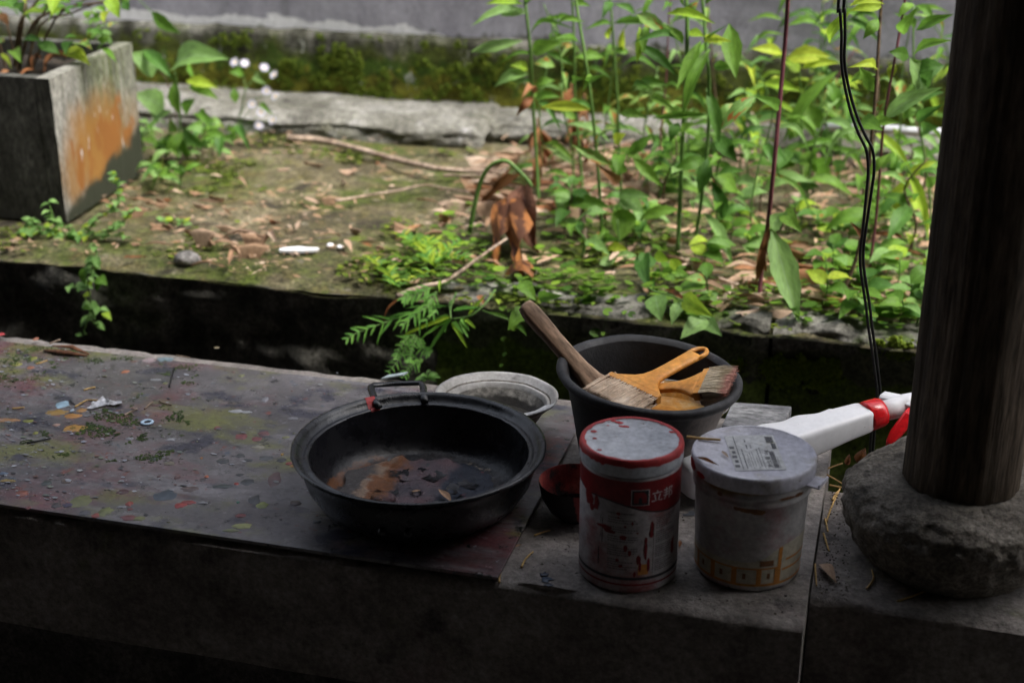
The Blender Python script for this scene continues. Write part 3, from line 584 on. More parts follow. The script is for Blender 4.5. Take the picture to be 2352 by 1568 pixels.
lb.build('torn_label', tub_label, tb)
lb = MB()
cyl_patch(lb, lambda z: tr(z) + .0006, ca(-180), ca(180), .0060, .0085, 120)
cyl_patch(lb, lambda z: tr(z) + .0006, ca(-78), ca(34), .0240, .0256, 60)
for d in (-66, -40, -15, 11, 31): cyl_patch(lb, lambda z: tr(z) + .0006, ca(d), ca(d + 5.5), .0085, .0240, 4)
cyl_patch(lb, lambda z: tr(z) + .0006, ca(34), ca(38.5), .0085, .046, 4)
cyl_patch(lb, lambda z: tr(z) + .0006, ca(40), ca(85), .0200, .0222, 20); cyl_patch(lb, lambda z: tr(z) + .0006, ca(44), ca(85), .030, .0322, 20)
lb.build('label_grid', tub_orange, tb)
lb = MB(); cyl_patch(lb, lambda z: tr(z) + .0006, ca(14), ca(29), .0275, .0335, 8); lb.build('label_block', rust_dirt, tb)
lb = MB()
for d0 in (-60, -34.5, -9.5, 16.5): cyl_patch(lb, lambda z: tr(z) + .00055, ca(d0 + 6), ca(d0 + 9.5), .0135, .0195, 3)
lb.build('label_icons', rust_dirt, tb)
dr = MB()
for d, z, w_, h in ((-2,.087,.010,.0030),(8,.0855,.007,.003),(-12,.0875,.004,.0025)): drip(dr, tr(.088) + .0007, ca(d), z, w_, h, d)
drip(dr, .0559, ca(-30), .0985, .003, .002, 3); drip(dr, .0559, ca(35), .0985, .009, .0015, 5); drip(dr, .0559, ca(50), .0985, .006, .002, 8)
dr.build('brown_drips', rust_dirt, tb)
dr = MB(); drip(dr, .0579, ca(-74), .1110, .011, .0055, 2); drip(dr, .0579, ca(-54), .1085, .007, .0025, 4); dr.build('red_smear', red_paint, tb)
# sticker on the lid, its text reading away from the viewer
def lidp(px, py): p = onz(px, py, TH); return (p.x - TX, p.y - TY)
def l3(x, y): return lidp((1680 + x / 6.8176) * .9408, (1020 + y / 6.8176) * .9408)
Q = [Vector((*l3(790, 870), 0)), Vector((*l3(1640, 850), 0)), Vector((*l3(1410, 275), 0)), Vector((*l3(600, 290), 0))]   # near-left, near-right, far-right, far-left
def lab(u, v): return Q[0] * (1-u) * (1-v) + Q[1] * u * (1-v) + Q[2] * u * v + Q[3] * (1-u) * v
st_mat = surf('clear sticker', [(.50,.50,.50),(.58,.58,.56)], 20, 6, .4, .1, 90, over=[((.45,.40,.30), 40, .58, .7)])
def flat(name, rects, mat, z):
    m = MB()
    for u0, v0, u1, v1 in rects: m.add([tuple(lab(a, b) + Vector((0, 0, z))) for a, b in ((u0, v0), (u1, v0), (u1, v1), (u0, v1))], [(0, 1, 2, 3)])
    return m.build(name, mat, tb, smooth=False)
flat('sticker', [(0, 0, 1, 1)], st_mat, .1192)
bars = [(.16, .03, .175, .97)]
for u, v0, v1, h in ((.24,.05,.6,.03),(.33,.08,.45,.012),(.38,.04,.5,.012),(.43,.1,.52,.012),(.49,.04,.36,.012),(.54,.1,.6,.02),(.60,.05,.62,.018),(.36,.6,.72,.03),(.44,.62,.7,.03),(.36,.8,.88,.03),(.90,.05,.35,.012),(.30,.1,.3,.015)):
    v = v0
    while v < v1: q = U(.012, .03); bars.append((u, v, u + h, min(v + q, v1))); v += q + U(.008, .016)
v = .05
while v < .5: q = rnd.choice((.006, .01, .016)); bars.append((.78, v, .88, v + q)); v += q + rnd.choice((.006, .01))
v = .76
while v < .95: q = rnd.choice((.008, .014)); bars.append((.80, v, .96, v + q)); v += q + .008
for k in range(5): bars.append((.02 + .03 * (k % 2), .08 + .13 * k, .12, .155 + .13 * k))
bars += [(.88, .58, .97, .74), (.905, .56, .915, .76)]
flat('sticker_print', bars, surf('sticker ink', [(.09,.09,.10),(.14,.14,.15)], 20, 3, .6, 0), .1194)
def lidtext(body, u, v, h, wd):
    vs, fs = text_mesh(body, 1.0); W = max(p.x for p in vs)
    MB().add([tuple(lab(u - p.y * h, v + p.x / W * wd) + Vector((0, 0, .1195))) for p in vs], fs).build('net_weight_text', can_dark, tb, smooth=False)
lidtext('净含量 1kg', .755, .05, .11, .50)

# small red bowl
rb = empty('small_bowl', (-.2765, 1.246, .0005), 'small charred bowl crusted with red paint, half behind the paint can', 'bowl')
pr = [(0,0),(.016,0),(.018,.002),(.027,.010),(.0345,.024),(.0375,.040),(.0372,.0412),(.0362,.0405),(.0330,.024),(.0255,.011),(.014,.006),(0,.0055)]
MB().lathe(pr[:7], 56).build('outside', redbowl_out, rb); MB().lathe(pr[6:], 56).build('inside', redbowl_in, rb)
MB().lathe([(0,.0125),(.026,.0125),(.0268,.0115)], 40).build('paint_sludge', iron_in, rb)

# grimy white bowl
wb = empty('plastic_bowl', (-.4085, 1.4135, .0070), 'grimy white plastic bowl with a torn rim behind the iron pan', 'bowl', rot=(R(-2), R(1), 0))
pr = [(0,0),(.036,0),(.040,.002),(.0570,.040),(.0600,.0430),(.0665,.0525),(.0688,.0535),(.0692,.0550),(.0672,.0552),(.0650,.0535),(.0606,.0432),(.0592,.0428),(.0580,.0440),(.0566,.0425),(.0545,.036),(.0385,.006),(.036,.004),(0,.0038)]
wbw = lambda a, r, z: (r + .0010 * nz((math.cos(a), math.sin(a), 0), 3, 4), z + .0010 * nz((math.cos(a), math.sin(a), 0), 4, 5) * (1 if z > .04 else 0))
MB().lathe(pr[:6], 72, wbw).build('outside', surf('bowl outside', [(.10,.085,.07),(.17,.15,.13)], 10, 8, .7, .3), wb)
MB().lathe(pr[5:15], 72, wbw).build('rim', white_grimy, wb); MB().lathe(pr[14:], 72, wbw).build('inside', white_inner, wb)
MB().lathe([(0,.014),(.0425,.014)], 48).build('dirty_water', surf('murky water', [(.012,.011,.009),(.03,.027,.022)], 40, 6, .5, .4, 90, spec=.2), wb)
m = MB(); vs = []
for i in range(16):
    a = R(-58 + 48 * i / 15)
    for r_, z in ((.0550, .0480), (.0600, .0535), (.0690, .0578), (.0705, .0570)): vs.append((r_ * math.cos(a), r_ * math.sin(a), z + .0010 * nz((a * 3, r_ * 40, 0), 3) - .001 * (i / 15)))
m.add(vs, [(i*4+k, i*4+k+4, i*4+k+5, i*4+k+1) for i in range(15) for k in range(3)]); 
ro = m.build('torn_rim_strip', surf('scuffed white rim', [(.5,.5,.5),(.6,.6,.6)], 20, 5, .45, .1, over=[((.12,.11,.1), 30, .6, .7)]), wb)
so_ = ro.modifiers.new('thick', 'SOLIDIFY'); so_.thickness = .0012

wb.scale = (1.015, 1.015, .74)
# black rubber bowl, tilted
BX, BY = -.2342, 1.3635
bb = empty('rubber_bowl', (BX, BY, .004), 'deep black rubber bowl holding three paint brushes', 'bowl', rot=(R(.2), R(4.4), 0))
pr = [(0,0),(.058,0),(.062,.003),(.070,.035),(.080,.075),(.0865,.098),(.0885,.101),(.0950,.1045),(.0978,.1085),(.0975,.1125),(.0945,.1150),(.0905,.1140),(.0870,.110),(.0845,.102),(.0775,.074),(.067,.034),(.060,.009),(.054,.006),(0,.0055)]
bbw = lambda a, r, z: (r + .0012 * nz((math.cos(a), math.sin(a), z * 8), 2, 4), z + (.0012 * nz((math.cos(a), math.sin(a), 0), 2.5, 5) if z > .09 else 0))
MB().lathe(pr[:7], 90, bbw).build('outside', surf('dusty bowl outside', [(.016,.016,.017),(.03,.029,.028)], 14, 8, .6, .3, over=[((.13,.105,.09), 9, .50, .66, None, (.02, .07, 'X'), 3)]), bb)
MB().lathe(pr[6:13], 90, bbw).build('rim', rub, bb); MB().lathe(pr[12:], 90, bbw).build('inside', surf('bowl inside', [(.010,.010,.011),(.022,.022,.023)], 12, 8, .5, .3), bb)
# shallow stained dish inside it
dp = onz(1568, 925, .085)
ds = empty('stained_dish', (dp.x - .012, dp.y + .008, .062), 'translucent shallow dish stained ochre, sitting inside the black bowl', 'dish', rot=(R(-6), R(5), 0))
pr = [(0,0),(.040,0),(.046,.003),(.056,.023),(.0572,.0235),(.0570,.0222),(.047,.0045),(.040,.002),(0,.0018)]
MB().lathe(pr, 60).build('dish', ochre, ds)
MB().lathe([(.0562,.0236),(.0575,.0242),(.0580,.0230)], 60).build('dish_rim', white_grimy, ds)
MB().lathe([(0,.0075),(.0475,.0075)], 40).build('ochre_wash', ochre, ds)
# brushes
def frame(o, xaxis, up):
    x = Vector(xaxis).normalized(); z = (Vector(up) - x * Vector(up).dot(x)).normalized(); y = z.cross(x)
    return Matrix(((x.x, y.x, z.x, o.x), (x.y, y.y, z.y, o.y), (x.z, y.z, z.z, o.z), (0, 0, 0, 1)))
def brush_outline(prof_, thick, n=10, e=.6):
    """flat handle: list of (x, halfwidth, halfthickness) lofted as rounded sections"""
    rings = []
    for x, hw, ht in prof_:
        ring = []
        for k in range(16):
            t = 2 * math.pi * k / 16; c_, s_ = math.cos(t), math.sin(t)
            ring.append(Vector((x, hw * math.copysign(abs(c_) ** e, c_), ht * math.copysign(abs(s_) ** e, s_))))
        rings.append(ring)
    return MB().loft(rings)
def bristles(parent, W, Lb, th, mat, seed, red=False):
    m = MB(); r2 = random.Random(seed); nb = 150
    core = []
    for x, hw, ht in ((.002, W / 2 * .96, th * .8), (-Lb * .5, W / 2 * .97, th * .78), (-Lb * .86, W / 2 * .96, th * .5), (-Lb * .93, W / 2 * .93, th * .2)):
        core.append([Vector((x, hw * math.copysign(abs(math.cos(t)) ** .5, math.cos(t)), ht * math.copysign(abs(math.sin(t)) ** .5, math.sin(t)))) for t in [2 * math.pi * k / 12 for k in range(12)]])
    m.loft(core)
    for i in range(nb * 3):
        y = r2.uniform(-1, 1) * W / 2; z = r2.choice((-1, 1, 1)) * th * r2.uniform(.55, 1.0)
        l = Lb * r2.uniform(.82, 1.06); dy = y * .05 + r2.uniform(-.0012, .0012); w_ = r2.uniform(.0003, .0007)
        p0 = Vector((0, y, z)); p1 = Vector((-l * .5, y + dy * .4, z * .98 + r2.uniform(-.0004, .0006))); p2 = Vector((-l, y + dy, z * .45))
        m.tube([p0, p1, p2], [w_, w_ * .9, w_ * .4], 4, cap=False)
    return m.build('bristles', mat, parent)
# 1: amber plastic brush lying in front
A = onz(1383, 876, .1055); Bq = onz(1522, 912, .1030); ctr = (A + Bq) / 2
tipc = onz(1620, 802, .116)
xa = (tipc - ctr); W1 = (Bq - A).length
wv = (A - Bq).normalized(); xa2 = (xa - wv * xa.dot(wv) * .55)
Mx = frame(ctr, xa, wv.cross(xa) if (wv.cross(xa)).z < 0 else xa.cross(wv))
b1 = empty('amber_brush', ctr, 'amber plastic paint brush with ring handle lying across the bowl front', 'brush')
b1.matrix_world = Mx
HL = xa.length
MB().box((-.001, -W1/2, -.0052), (.0065, W1/2, .0052)).build('ferrule', yellow_pl, b1, smooth=False, bevel=.0012)
MB().box((-.0028, -W1/2 * .985, -.0044), (-.0008, W1/2 * .985, .0044)).build('ferrule_lip', rust_dirt, b1, smooth=False, bevel=.0004)
brush_outline([(.006, W1/2 * .96, .0046), (.010, W1/2 * .93, .0043), (.016, W1/2 * .70, .004), (.022, W1/2 * .48, .0038), (.030, W1/2 * .33, .0038), (.042, W1/2 * .26, .0037), (.062, W1/2 * .25, .0036), (HL - .024, W1/2 * .27, .0036), (HL - .018, W1/2 * .27, .0035)], 0).build('handle', yellow_pl, b1)
loop = [(HL - .022, .0075, 0)] + [(HL - .014 + .0135 * math.cos(t) * (1 if abs(t) < 1.6 else .6) , .0078 * math.sin(t), 0) for t in [R(80 - k * 16) for k in range(11)]] + [(HL - .022, -.0075, 0)]
MB().tube(loop, .0027, 8, flat=1.0).build('hang_loop', yellow_pl, b1)
sm = MB()
for x, y, a, b in ((HL - .034, .003, .003, .0018), (HL - .030, -.002, .0022, .0016), (HL - .033, -.005, .0018, .0014), (HL - .040, .0045, .004, .0016)):
    n = 10; sm.add([(x + b * math.cos(2*math.pi*i/n), y + a * math.sin(2*math.pi*i/n) * (1 + .4 * nz((i, x * 50, 0), 1)), .00372) for i in range(n)], [tuple(range(n))])
sm.build('paint_fingermarks', surf('brown smudge', [(.10,.05,.03),(.16,.08,.05)], 20, 3, .6, 0), b1)
bristles(b1, W1, .036, .0050, bristle_mat, 3)
# 2: amber brush behind, bristles to the right
A = onz(1643, 853, .118); Bq = onz(1594, 911, .108); ctr = (A + Bq) / 2
hd = onz(1500, 893, .098); xa = hd - ctr; W2 = (A - Bq).length
b2 = empty('amber_brush', ctr, 'amber plastic paint brush with red-tipped bristles jutting over the bowl rim', 'brush')
wv = (A - Bq).normalized(); nr = wv.cross(xa); nr = nr if nr.z > 0 else -nr
b2.matrix_world = frame(ctr, xa, nr)
HL2 = xa.length
MB().box((-.001, -W2/2, -.0050), (.0065, W2/2, .0050)).build('ferrule', yellow_pl, b2, smooth=False, bevel=.0012)
MB().box((-.0030, -W2/2 * .985, -.0042), (-.0008, W2/2 * .985, .0042)).build('ferrule_lip', rust_dirt, b2, smooth=False, bevel=.0004)
brush_outline([(.006, W2/2 * .96, .0044), (.010, W2/2 * .90, .0042), (.016, W2/2 * .66, .004), (.023, W2/2 * .45, .0038), (.032, W2/2 * .32, .0036), (HL2, W2/2 * .26, .0036), (HL2 + .035, W2/2 * .25, .0034), (HL2 + .040, W2/2 * .15, .003)], 0).build('handle', yellow_pl, b2)
bristles(b2, W2, .030, .0050, bristle_red, 5)
# 3: big wooden brush leaning on the left rim
N0 = onz(1372, 893, .088); T0 = onz(1187, 680, .188)
b3 = empty('wooden_brush', N0, 'large brush with long bare brown wooden handle leaning out of the bowl', 'brush')
xa = T0 - N0; view = (CC - N0).normalized(); nr = (view + Vector((.35, .0, .5))).normalized()
b3.matrix_world = frame(N0, xa, nr); L3 = xa.length
brush_outline([(-.012, .026, .005), (.0, .0235, .006), (.010, .0185, .0068), (.022, .0130, .0072), (.040, .0100, .0070), (.062, .0090, .0068), (L3 * .62, .0089, .0066), (L3 * .8, .0098, .0068), (L3 * .91, .0098, .0066), (L3 * .965, .0084, .0058), (L3 * .99, .0072, .0048), (L3, .0030, .002)], 0, e=.42).build('handle', brush_wood, b3)
bristles(b3, .054, .030, .0055, bristle_mat, 9)
b3.children[-1].location = (-.011, 0, 0)

# grey offcut block
bk = [onz(1682, 922, .028), onz(1819, 932, .028), onz(1798, 980, .028), onz(1657, 978, .028)]
m = MB().add([(p.x, p.y, .0005) for p in bk] + [(p.x, p.y, .028) for p in bk], [(0,1,2,3),(7,6,5,4),(0,4,5,1),(1,5,6,2),(2,6,7,3),(3,7,4,0)])
o = m.build('stone_offcut', block_mat, smooth=False, bevel=.0015); tag(o, 'grey rectangular stone offcut lying behind the white tub', 'stone')
# dark tile propped under the bowl
p = [onz(1225, 1060, .012), onz(1335, 1000, .012), onz(1400, 1060, .004), onz(1290, 1090, .004)]

# spray bottle lying behind the tub
P0 = Vector((-.180, 1.306, .028)); P1 = Vector((.004, 1.452, .056))
sb = empty('spray_bottle', P0, 'white trigger spray bottle with red collar lying behind the white tub', 'bottle')
Mx = frame(P0, P1 - P0, (0, 0, 1)); sb.matrix_world = Mx; SL = (P1 - P0).length
secs = [(0, .021, .0205), (.004, .0245, .0240), (.10, .0245, .0240), (.125, .0235, .0230), (.150, .0218, .0215), (.175, .0198, .0200), (.195, .0180, .0180), (SL - .010, .0160, .0165), (SL - .004, .0130, .0135)]
rings = []
import bisect
def lerp_s(x):
    for a, b in zip(secs, secs[1:]):
        if a[0] <= x <= b[0]:
            t = (x - a[0]) / (b[0] - a[0]); return a[1] + (b[1] - a[1]) * t, a[2] + (b[2] - a[2]) * t
    return secs[-1][1:]
for i in range(61):
    x = SL * i / 60 * .982; hw, ht = lerp_s(x)
    sc_ = .0024 * (math.sin((x - .10) / .022 * math.pi)) if .10 < x < .195 else 0
    ring = []
    for k in range(28):
        t = 2 * math.pi * k / 28; c_, s_ = math.cos(t), math.sin(t); e = .38
        y = hw * math.copysign(abs(c_) ** e, c_); z = ht * .8 * math.copysign(abs(s_) ** e, s_)
        if y > hw * .5: y += sc_
        ring.append(Vector((x, y, z)))
    rings.append(ring)
MB().loft(rings).build('bottle_body', spray_white, sb)
Mc = Matrix.Translation((SL - .004, 0, 0)) @ Matrix.Rotation(R(90), 4, 'Y')
co = MB().lathe([(.0125, -.004), (.0160, -.004), (.0168, -.002), (.0166, .013), (.0155, .0165), (.0140, .0175), (.010, .0178)], 72).build('collar', spray_red, sb, M=Mc)
for k in range(5):
    a = R(200 + k * 14)
    MB().box((.0164, -.0004, .002), (.0171, .0004, .010), Matrix.Rotation(a, 4, 'Z')).build('collar_rib', spray_red, co, smooth=False, M=Mc)
Mi = Mx.inverted()
def sbl(px, py, Y): return Mi @ ony(px, py, Y)
nk = [Mi @ Mx @ Vector((SL + .012, 0, 0)), sbl(2052, 938, 1.475), sbl(2078, 930, 1.482), sbl(2100, 925, 1.485)]
MB().tube(nk, [.0112, .0115, .0125, .0120], 16).build('pump_neck', spray_white, sb)
hd_ = MB()
a, b = sbl(2024, 917, 1.492), sbl(2140, 946, 1.470)
dx = (b - a).normalized(); upv = (Mi.to_3x3() @ Vector((0, 0, 1))); sd_ = upv.cross(dx).normalized(); upv = dx.cross(sd_).normalized()
def hsec(t, w0, h0, h1): 
    c = a + (b - a) * t
    return [c + sd_ * (w0 * sx_) + upv * hh for sx_, hh in ((-1, h0), (-1, h1 * .7), (-.6, h1), (.6, h1), (1, h1 * .7), (1, h0), (.6, h0 * 1.15), (-.6, h0 * 1.15))]
hd_.loft([hsec(0, .0075, -.0030, .0075), hsec(.04, .0090, -.0065, .0085), hsec(.30, .0100, -.0075, .0090), hsec(.45, .0105, -.0100, .0090), hsec(.9, .0105, -.0100, .0075), hsec(1, .009, -.008, .006)])
hd_.build('pump_head', spray_white, sb, bevel=.0008, auto=40)
tp = [sbl(2096, 945, 1.462), sbl(2080, 968, 1.455), sbl(2062, 990, 1.447), sbl(2048, 1012, 1.440), sbl(2042, 1026, 1.437)]
m = MB(); rings = []
for i, p in enumerate(tp):
    t = (tp[min(i+1, 4)] - tp[max(i-1, 0)]).normalized(); s1 = t.cross(sd_).normalized(); hw = (.0085, .0088, .0085, .0072, .0040)[i]; ht = (.0065, .0070, .0065, .0050, .0030)[i]
    rings.append([p + sd_ * hw * x_ + s1 * ht * y_ for x_, y_ in ((-1, -.6), (-.6, -1), (.6, -1), (1, -.6), (1, .8), (.5, 1), (-.5, 1), (-1, .8))])
m.loft(rings).build('trigger', spray_red, sb, bevel=.0006, auto=50)
MB().tube([sbl(2090, 948, 1.470), sbl(2078, 962, 1.462)], .0042, 12).build('piston', spray_white, sb)

# column and its base stone
cb = empty('column_base', (.092, 1.290, -.015), 'rough round hewn stone under the wooden column', 'stone base')
def stw(a, r, z):
    x, y = r * math.cos(a), r * math.sin(a); d = .0025 * fbm((x, y, z), 7, 2) + .0026 * fbm((x, y, z * 1.6), 48, 3) + .0026 * nz((x, y, z), 120, 4)
    return (r + d * min(1, r / .05), z + (.005 * fbm((x, y, 0), 22, 5) if z > .05 else 0) + (.004 * fbm((x, y, z), 20, 6) if z > .01 else 0))
def cat(pts, n):
    out = []
    for i in range(len(pts) - 1):
        for k in range(n):
            t = k / n; out.append((pts[i][0] + (pts[i+1][0] - pts[i][0]) * t, pts[i][1] + (pts[i+1][1] - pts[i][1]) * t))
    return out + [pts[-1]]
MB().lathe(cat([(.070,-.002),(.080,.004),(.096,.022),(.107,.046),(.1095,.060),(.106,.074),(.096,.085),(.080,.0905),(.062,.0915),(.045,.0915),(0,.0915)], 6), 190, stw).build('base_stone', stone_mat, cb)
cl = empty('timber_column', (.092, 1.283, .072), 'thick weathered round timber column rising out of frame at right', 'column')
def clw(a, r, z): 
    return (r + .0016 * fbm((math.cos(a) * 1.2, math.sin(a) * 1.2, z * .25), 5, 3) - .0022 * max(0, nz((math.cos(a) * 7, math.sin(a) * 7, z * .6), 1.6, 4) - .25) + .002 * nz((0, 0, z), 3, 2), z)
MB().lathe([(0, 0), (.050, 0), (.0545, .006)] + [(.0545, .006 + 1.66 * k / 50) for k in range(1, 51)] + [(0, 1.666)], 150, clw).build('shaft', wood_col, cl)

# cables hanging by the column
cdl = empty('black_cable', (.0, 1.56, -.38), 'twin black cable hanging in front of the weeds beside the column', 'cable')
cp = [(1938,-60),(1935,20),(1937,80),(1936,140),(1946,205),(1962,265),(1980,310),(1997,345),(2001,390),(1996,440),(1990,490),(1985,530),(1980,570),(1980,610),(1986,655),(1993,700),(2000,760),(2008,810),(2014,860),(2018,900),(2014,935)]
def smooth(pts, n=5):
    out = []
    for i in range(len(pts) - 1):
        p0, p1, p2, p3 = pts[max(i-1, 0)], pts[i], pts[i+1], pts[min(i+2, len(pts)-1)]
        for k in range(n):
            t = k / n; out.append(.5 * (2*p1 + (p2-p0)*t + (2*p0-5*p1+4*p2-p3)*t*t + (3*p1-p0-3*p2+p3)*t**3))
    return out + [pts[-1]]
c3d = [ony(x, y, 1.56) for x, y in cp] + [ony(2006, 980, 1.57), ony(2000, 1060, 1.58)]
c3d = [Vector((c3d[0].x + .01, 1.50, 1.57)), Vector((c3d[0].x + .004, 1.545, .9))] + c3d
Mcd = Matrix.Translation(-Vector(cdl.location))
for s_ in (-1, 1):
    q = smooth([p + Vector((s_ * (.0016 + .0017 * (0.5 + .5 * math.sin(i * .75 + 1)) * (.25 if i > 13 else 1)), s_ * .0012, 0)) for i, p in enumerate(c3d)], 5)
    MB().tube(q, .0017, 8).build('cord', cable_mat, cdl, M=Mcd)

# ------------------------------------------------------------------ leaves and plants
def leaf_mesh(name, kind, arch=.15, fold=.12, serr=0, curl=0, seed=0):
    wr = .02
    rows = 9; vs = []; uv = []; fs = []
    for i in range(rows + 1):
        u = i / rows
        if kind == 'lance': wv = (math.sin(math.pi * u ** .85)) ** 1.15 * .5
        elif kind == 'blade': wv = min(1, u * 5 + .25) * (1 - u ** 2.2) * .5
        elif kind == 'ovate': wv = (math.sin(math.pi * u ** .62)) ** .95 * .5
        elif kind == 'heart': wv = (math.sin(math.pi * min(1, (u * .93 + .07)) ** .50)) ** .8 * .5
        elif kind == 'pinna': wv = min(1, u * 8 + .4) * (1 - u ** 4) * .5
        elif kind == 'dead': wv = (math.sin(math.pi * u ** .7)) ** .9 * .5 * (1 + .35 * nz((u * 5, seed * 3, 0), 1.7)); wr = .07
        else: wv = (math.sin(math.pi * u)) ** .7 * .5
        wv = max(wv, .012)
        if serr and i % 2: wv *= 1 - serr
        x = u; z = arch * math.sin(math.pi * u) + .02 * nz((u * 3, seed, 0), 2)
        sway = .03 * math.sin(u * 3.1 + seed)
        for k, s in enumerate((-1, -.5, 0, .5, 1)):
            vs.append((x, s * wv + sway * u * (1 - u), z + fold * abs(s) * wv * 1.2 - curl * (s * wv) ** 2 * 4 + wr * nz((u * 4, s, seed + 3), 1.5)))
            uv.append((u, .5 + s * wv if False else .5 + s * .5))
    for i in range(rows):
        for k in range(4):
            a = i * 5 + k; fs.append((a, a + 5, a + 6, a + 1))
    me = bpy.data.meshes.new(name); me.from_pydata(vs, [], fs)
    l = me.uv_layers.new(name='uv')
    for lp_ in me.loops: l.data[lp_.index].uv = uv[lp_.vertex_index]
    me.polygons.foreach_set('use_smooth', [True] * len(me.polygons)); me.update(); return me
LM = {}
def leaf_var(kind, mat, arch, fold=.12, serr=0, curl=0):
    a = round(arch * 8) / 8; s = rnd.randrange(3)
    k = (kind, mat.name, a, fold, serr, curl, s)
    if k not in LM:
        LM[k] = leaf_mesh('leaf', kind, a, fold, serr, curl, s); LM[k].materials.append(mat)
    return LM[k]
def put_leaf(parent, b, t, W, kind, mat, arch=.12, hint=None, fold=.12, serr=0, curl=0, name='leaf'):
    if mat is G_mid and W < .035 and rnd.random() < .10: mat = G_spot
    b = Vector(b); t = Vector(t); d = t - b; L_ = d.length
    if L_ < 1e-4: return
    h = Vector(hint) if hint else Vector((U(-.35, .35), U(-.75, -.1), 1))
    z = h - d * (h.dot(d) / d.dot(d))
    if z.length < .05: z = Vector((0, -1, .2)) - d * (Vector((0, -1, .2)).dot(d) / d.dot(d))
    z.normalize(); x = d / L_; y = z.cross(x)
    M = Matrix(((x.x * L_, y.x * W, z.x * L_, b.x), (x.y * L_, y.y * W, z.y * L_, b.y), (x.z * L_, y.z * W, z.z * L_, b.z), (0, 0, 0, 1)))
    o = link(name, leaf_var(kind, mat, arch, fold, serr, curl), None, parent)
    if parent is not None: M = Matrix.Translation(-Vector(parent.location)) @ M
    o.matrix_local = M if parent is not None else M
    if parent is None: o.matrix_world = M
    return o
def stem(parent, pts, r0, r1, mat, name='stem', n=6):
    q = smooth([Vector(p) for p in pts], 4); m_ = len(q)
    return MB().tube(q, [r0 + (r1 - r0) * i / (m_ - 1) for i in range(m_)], n).build(name, mat, parent, M=Matrix.Translation(-Vector(parent.location)))
K3 = lambda x, y: (1034.9 + .5039 * x, .5039 * y)
K4 = lambda x, y: (1599.4 + .5039 * x, .5039 * y)
K1 = lambda x, y: (.5039 * x, .5039 * y)
K2 = lambda x, y: (564.5 + .5039 * x, .5039 * y)
KW = .5039
def px_plant(name, label, K, stems, leaves, cat='weed', Y=None, group=None):
    """stems: list of (points, r0, r1, material); leaves: (bx,by,tx,ty,width,kind,material,arch,dy)"""
    bpx = K(*stems[0][0][-1]); base = onz(*bpx, 0.0)
    Yg = Y
    if Y is None: Y = base.y
    root = empty(name, base if abs(base.y - Y) < .02 else ony(*bpx, Y), label, cat, group)
    for pts, r0, r1, mt in stems:
        p3 = [ony(K(*p)[0] + (U(-3, 3) if 0 < i < len(pts) - 1 else 0), K(*p)[1], Y + (.012 * math.sin(i * 1.3))) for i, p in enumerate(reversed(pts))]
        stem(root, p3, r0 * .78, r1 * .78, mt)
    for lf in leaves:
        bx, by, tx, ty, w_, kind, mt, arch = lf[:8]; dy = lf[8] if len(lf) > 8 else U(-.05, .03)
        b3_ = ony(*K(bx, by), Y); t3 = ony(*K(tx, ty), Y + dy)
        W = w_ * KW * (b3_ - CC).length / FPX
        if Yg is None:
            if b3_.z < .004: b3_ = onz(*K(bx, by), .006)
            if t3.z < .004: t3 = onz(*K(tx, ty), .006)
        put_leaf(root, b3_, t3, W * 1.12, kind, mt, arch, hint=(U(-.35, .55), -1.0, U(.25, .95)), serr=.10 if kind in ('lance', 'ovate') else 0)
    return root
lan, ova, bla, hea = 'lance', 'ovate', 'blade', 'heart'
px_plant('tall_weed', 'tall single-stem weed left of the others with tattered pale leaves', K3,
 [([(330,-80),(345,60),(365,240),(378,440),(390,700),(402,935)], .0042, .0030, stem_green)],
 [(340,45,95,120,48,lan,G_pale,.15),(345,60,225,75,44,lan,G_pale,.1),(345,20,420,-40,40,lan,G_mid,.1),(330,185,92,238,48,lan,G_pale,.2),(350,310,270,300,46,ova,G_lime,.1),(358,338,198,400,54,lan,G_pale,.25),(370,160,560,135,26,lan,G_mid,.25),(372,232,508,195,66,ova,G_mid,.1),(380,290,478,305,46,lan,G_spot,.3),(380,250,215,300,20,bla,G_mid,.3),(385,390,478,368,36,lan,G_mid,.2),(385,455,512,445,38,lan,G_mid,.2),(378,430,325,450,40,ova,D_brown,.4),(378,440,300,530,36,lan,D_brown,.5),(390,470,505,600,30,lan,G_dark,.4),(330,20,160,20,44,lan,G_lime,.1),(345,-5,300,30,30,ova,G_mid,.2)])
px_plant('tall_weed', 'slender weed with yellowing lower leaf, second from the left', K3,
 [([(550,-80),(558,60),(566,250),(572,450),(590,700),(605,905)], .0034, .0024, stem_green)],
 [(566,185,450,180,36,lan,G_mid,.2),(568,262,705,265,44,lan,G_mid,.15),(572,545,500,508,40,lan,G_mid,.1),(572,470,635,500,24,lan,G_mid,.2),(565,300,430,240,30,lan,G_mid,.2),(560,80,390,95,20,bla,G_mid,.2),(570,380,610,360,30,lan,G_mid,.2),(560,20,640,30,36,lan,G_mid,.2)])
px_plant('tall_weed', 'slender leaning weed with a yellow-green leaf, third from the left', K3,
 [([(560,-90),(585,60),(605,220),(635,420),(660,640),(680,860),(692,1090)], .0038, .0028, stem_green)],
 [(642,500,412,490,46,lan,G_lime,.15),(630,390,705,340,30,lan,G_mid,.2),(640,340,600,420,26,lan,G_mid,.2),(690,1040,640,1130,40,ova,G_mid,.2),(590,200,470,180,34,lan,G_mid,.1),(610,100,480,120,30,lan,G_mid,.3),(655,600,600,640,26,lan,G_mid,.2)])
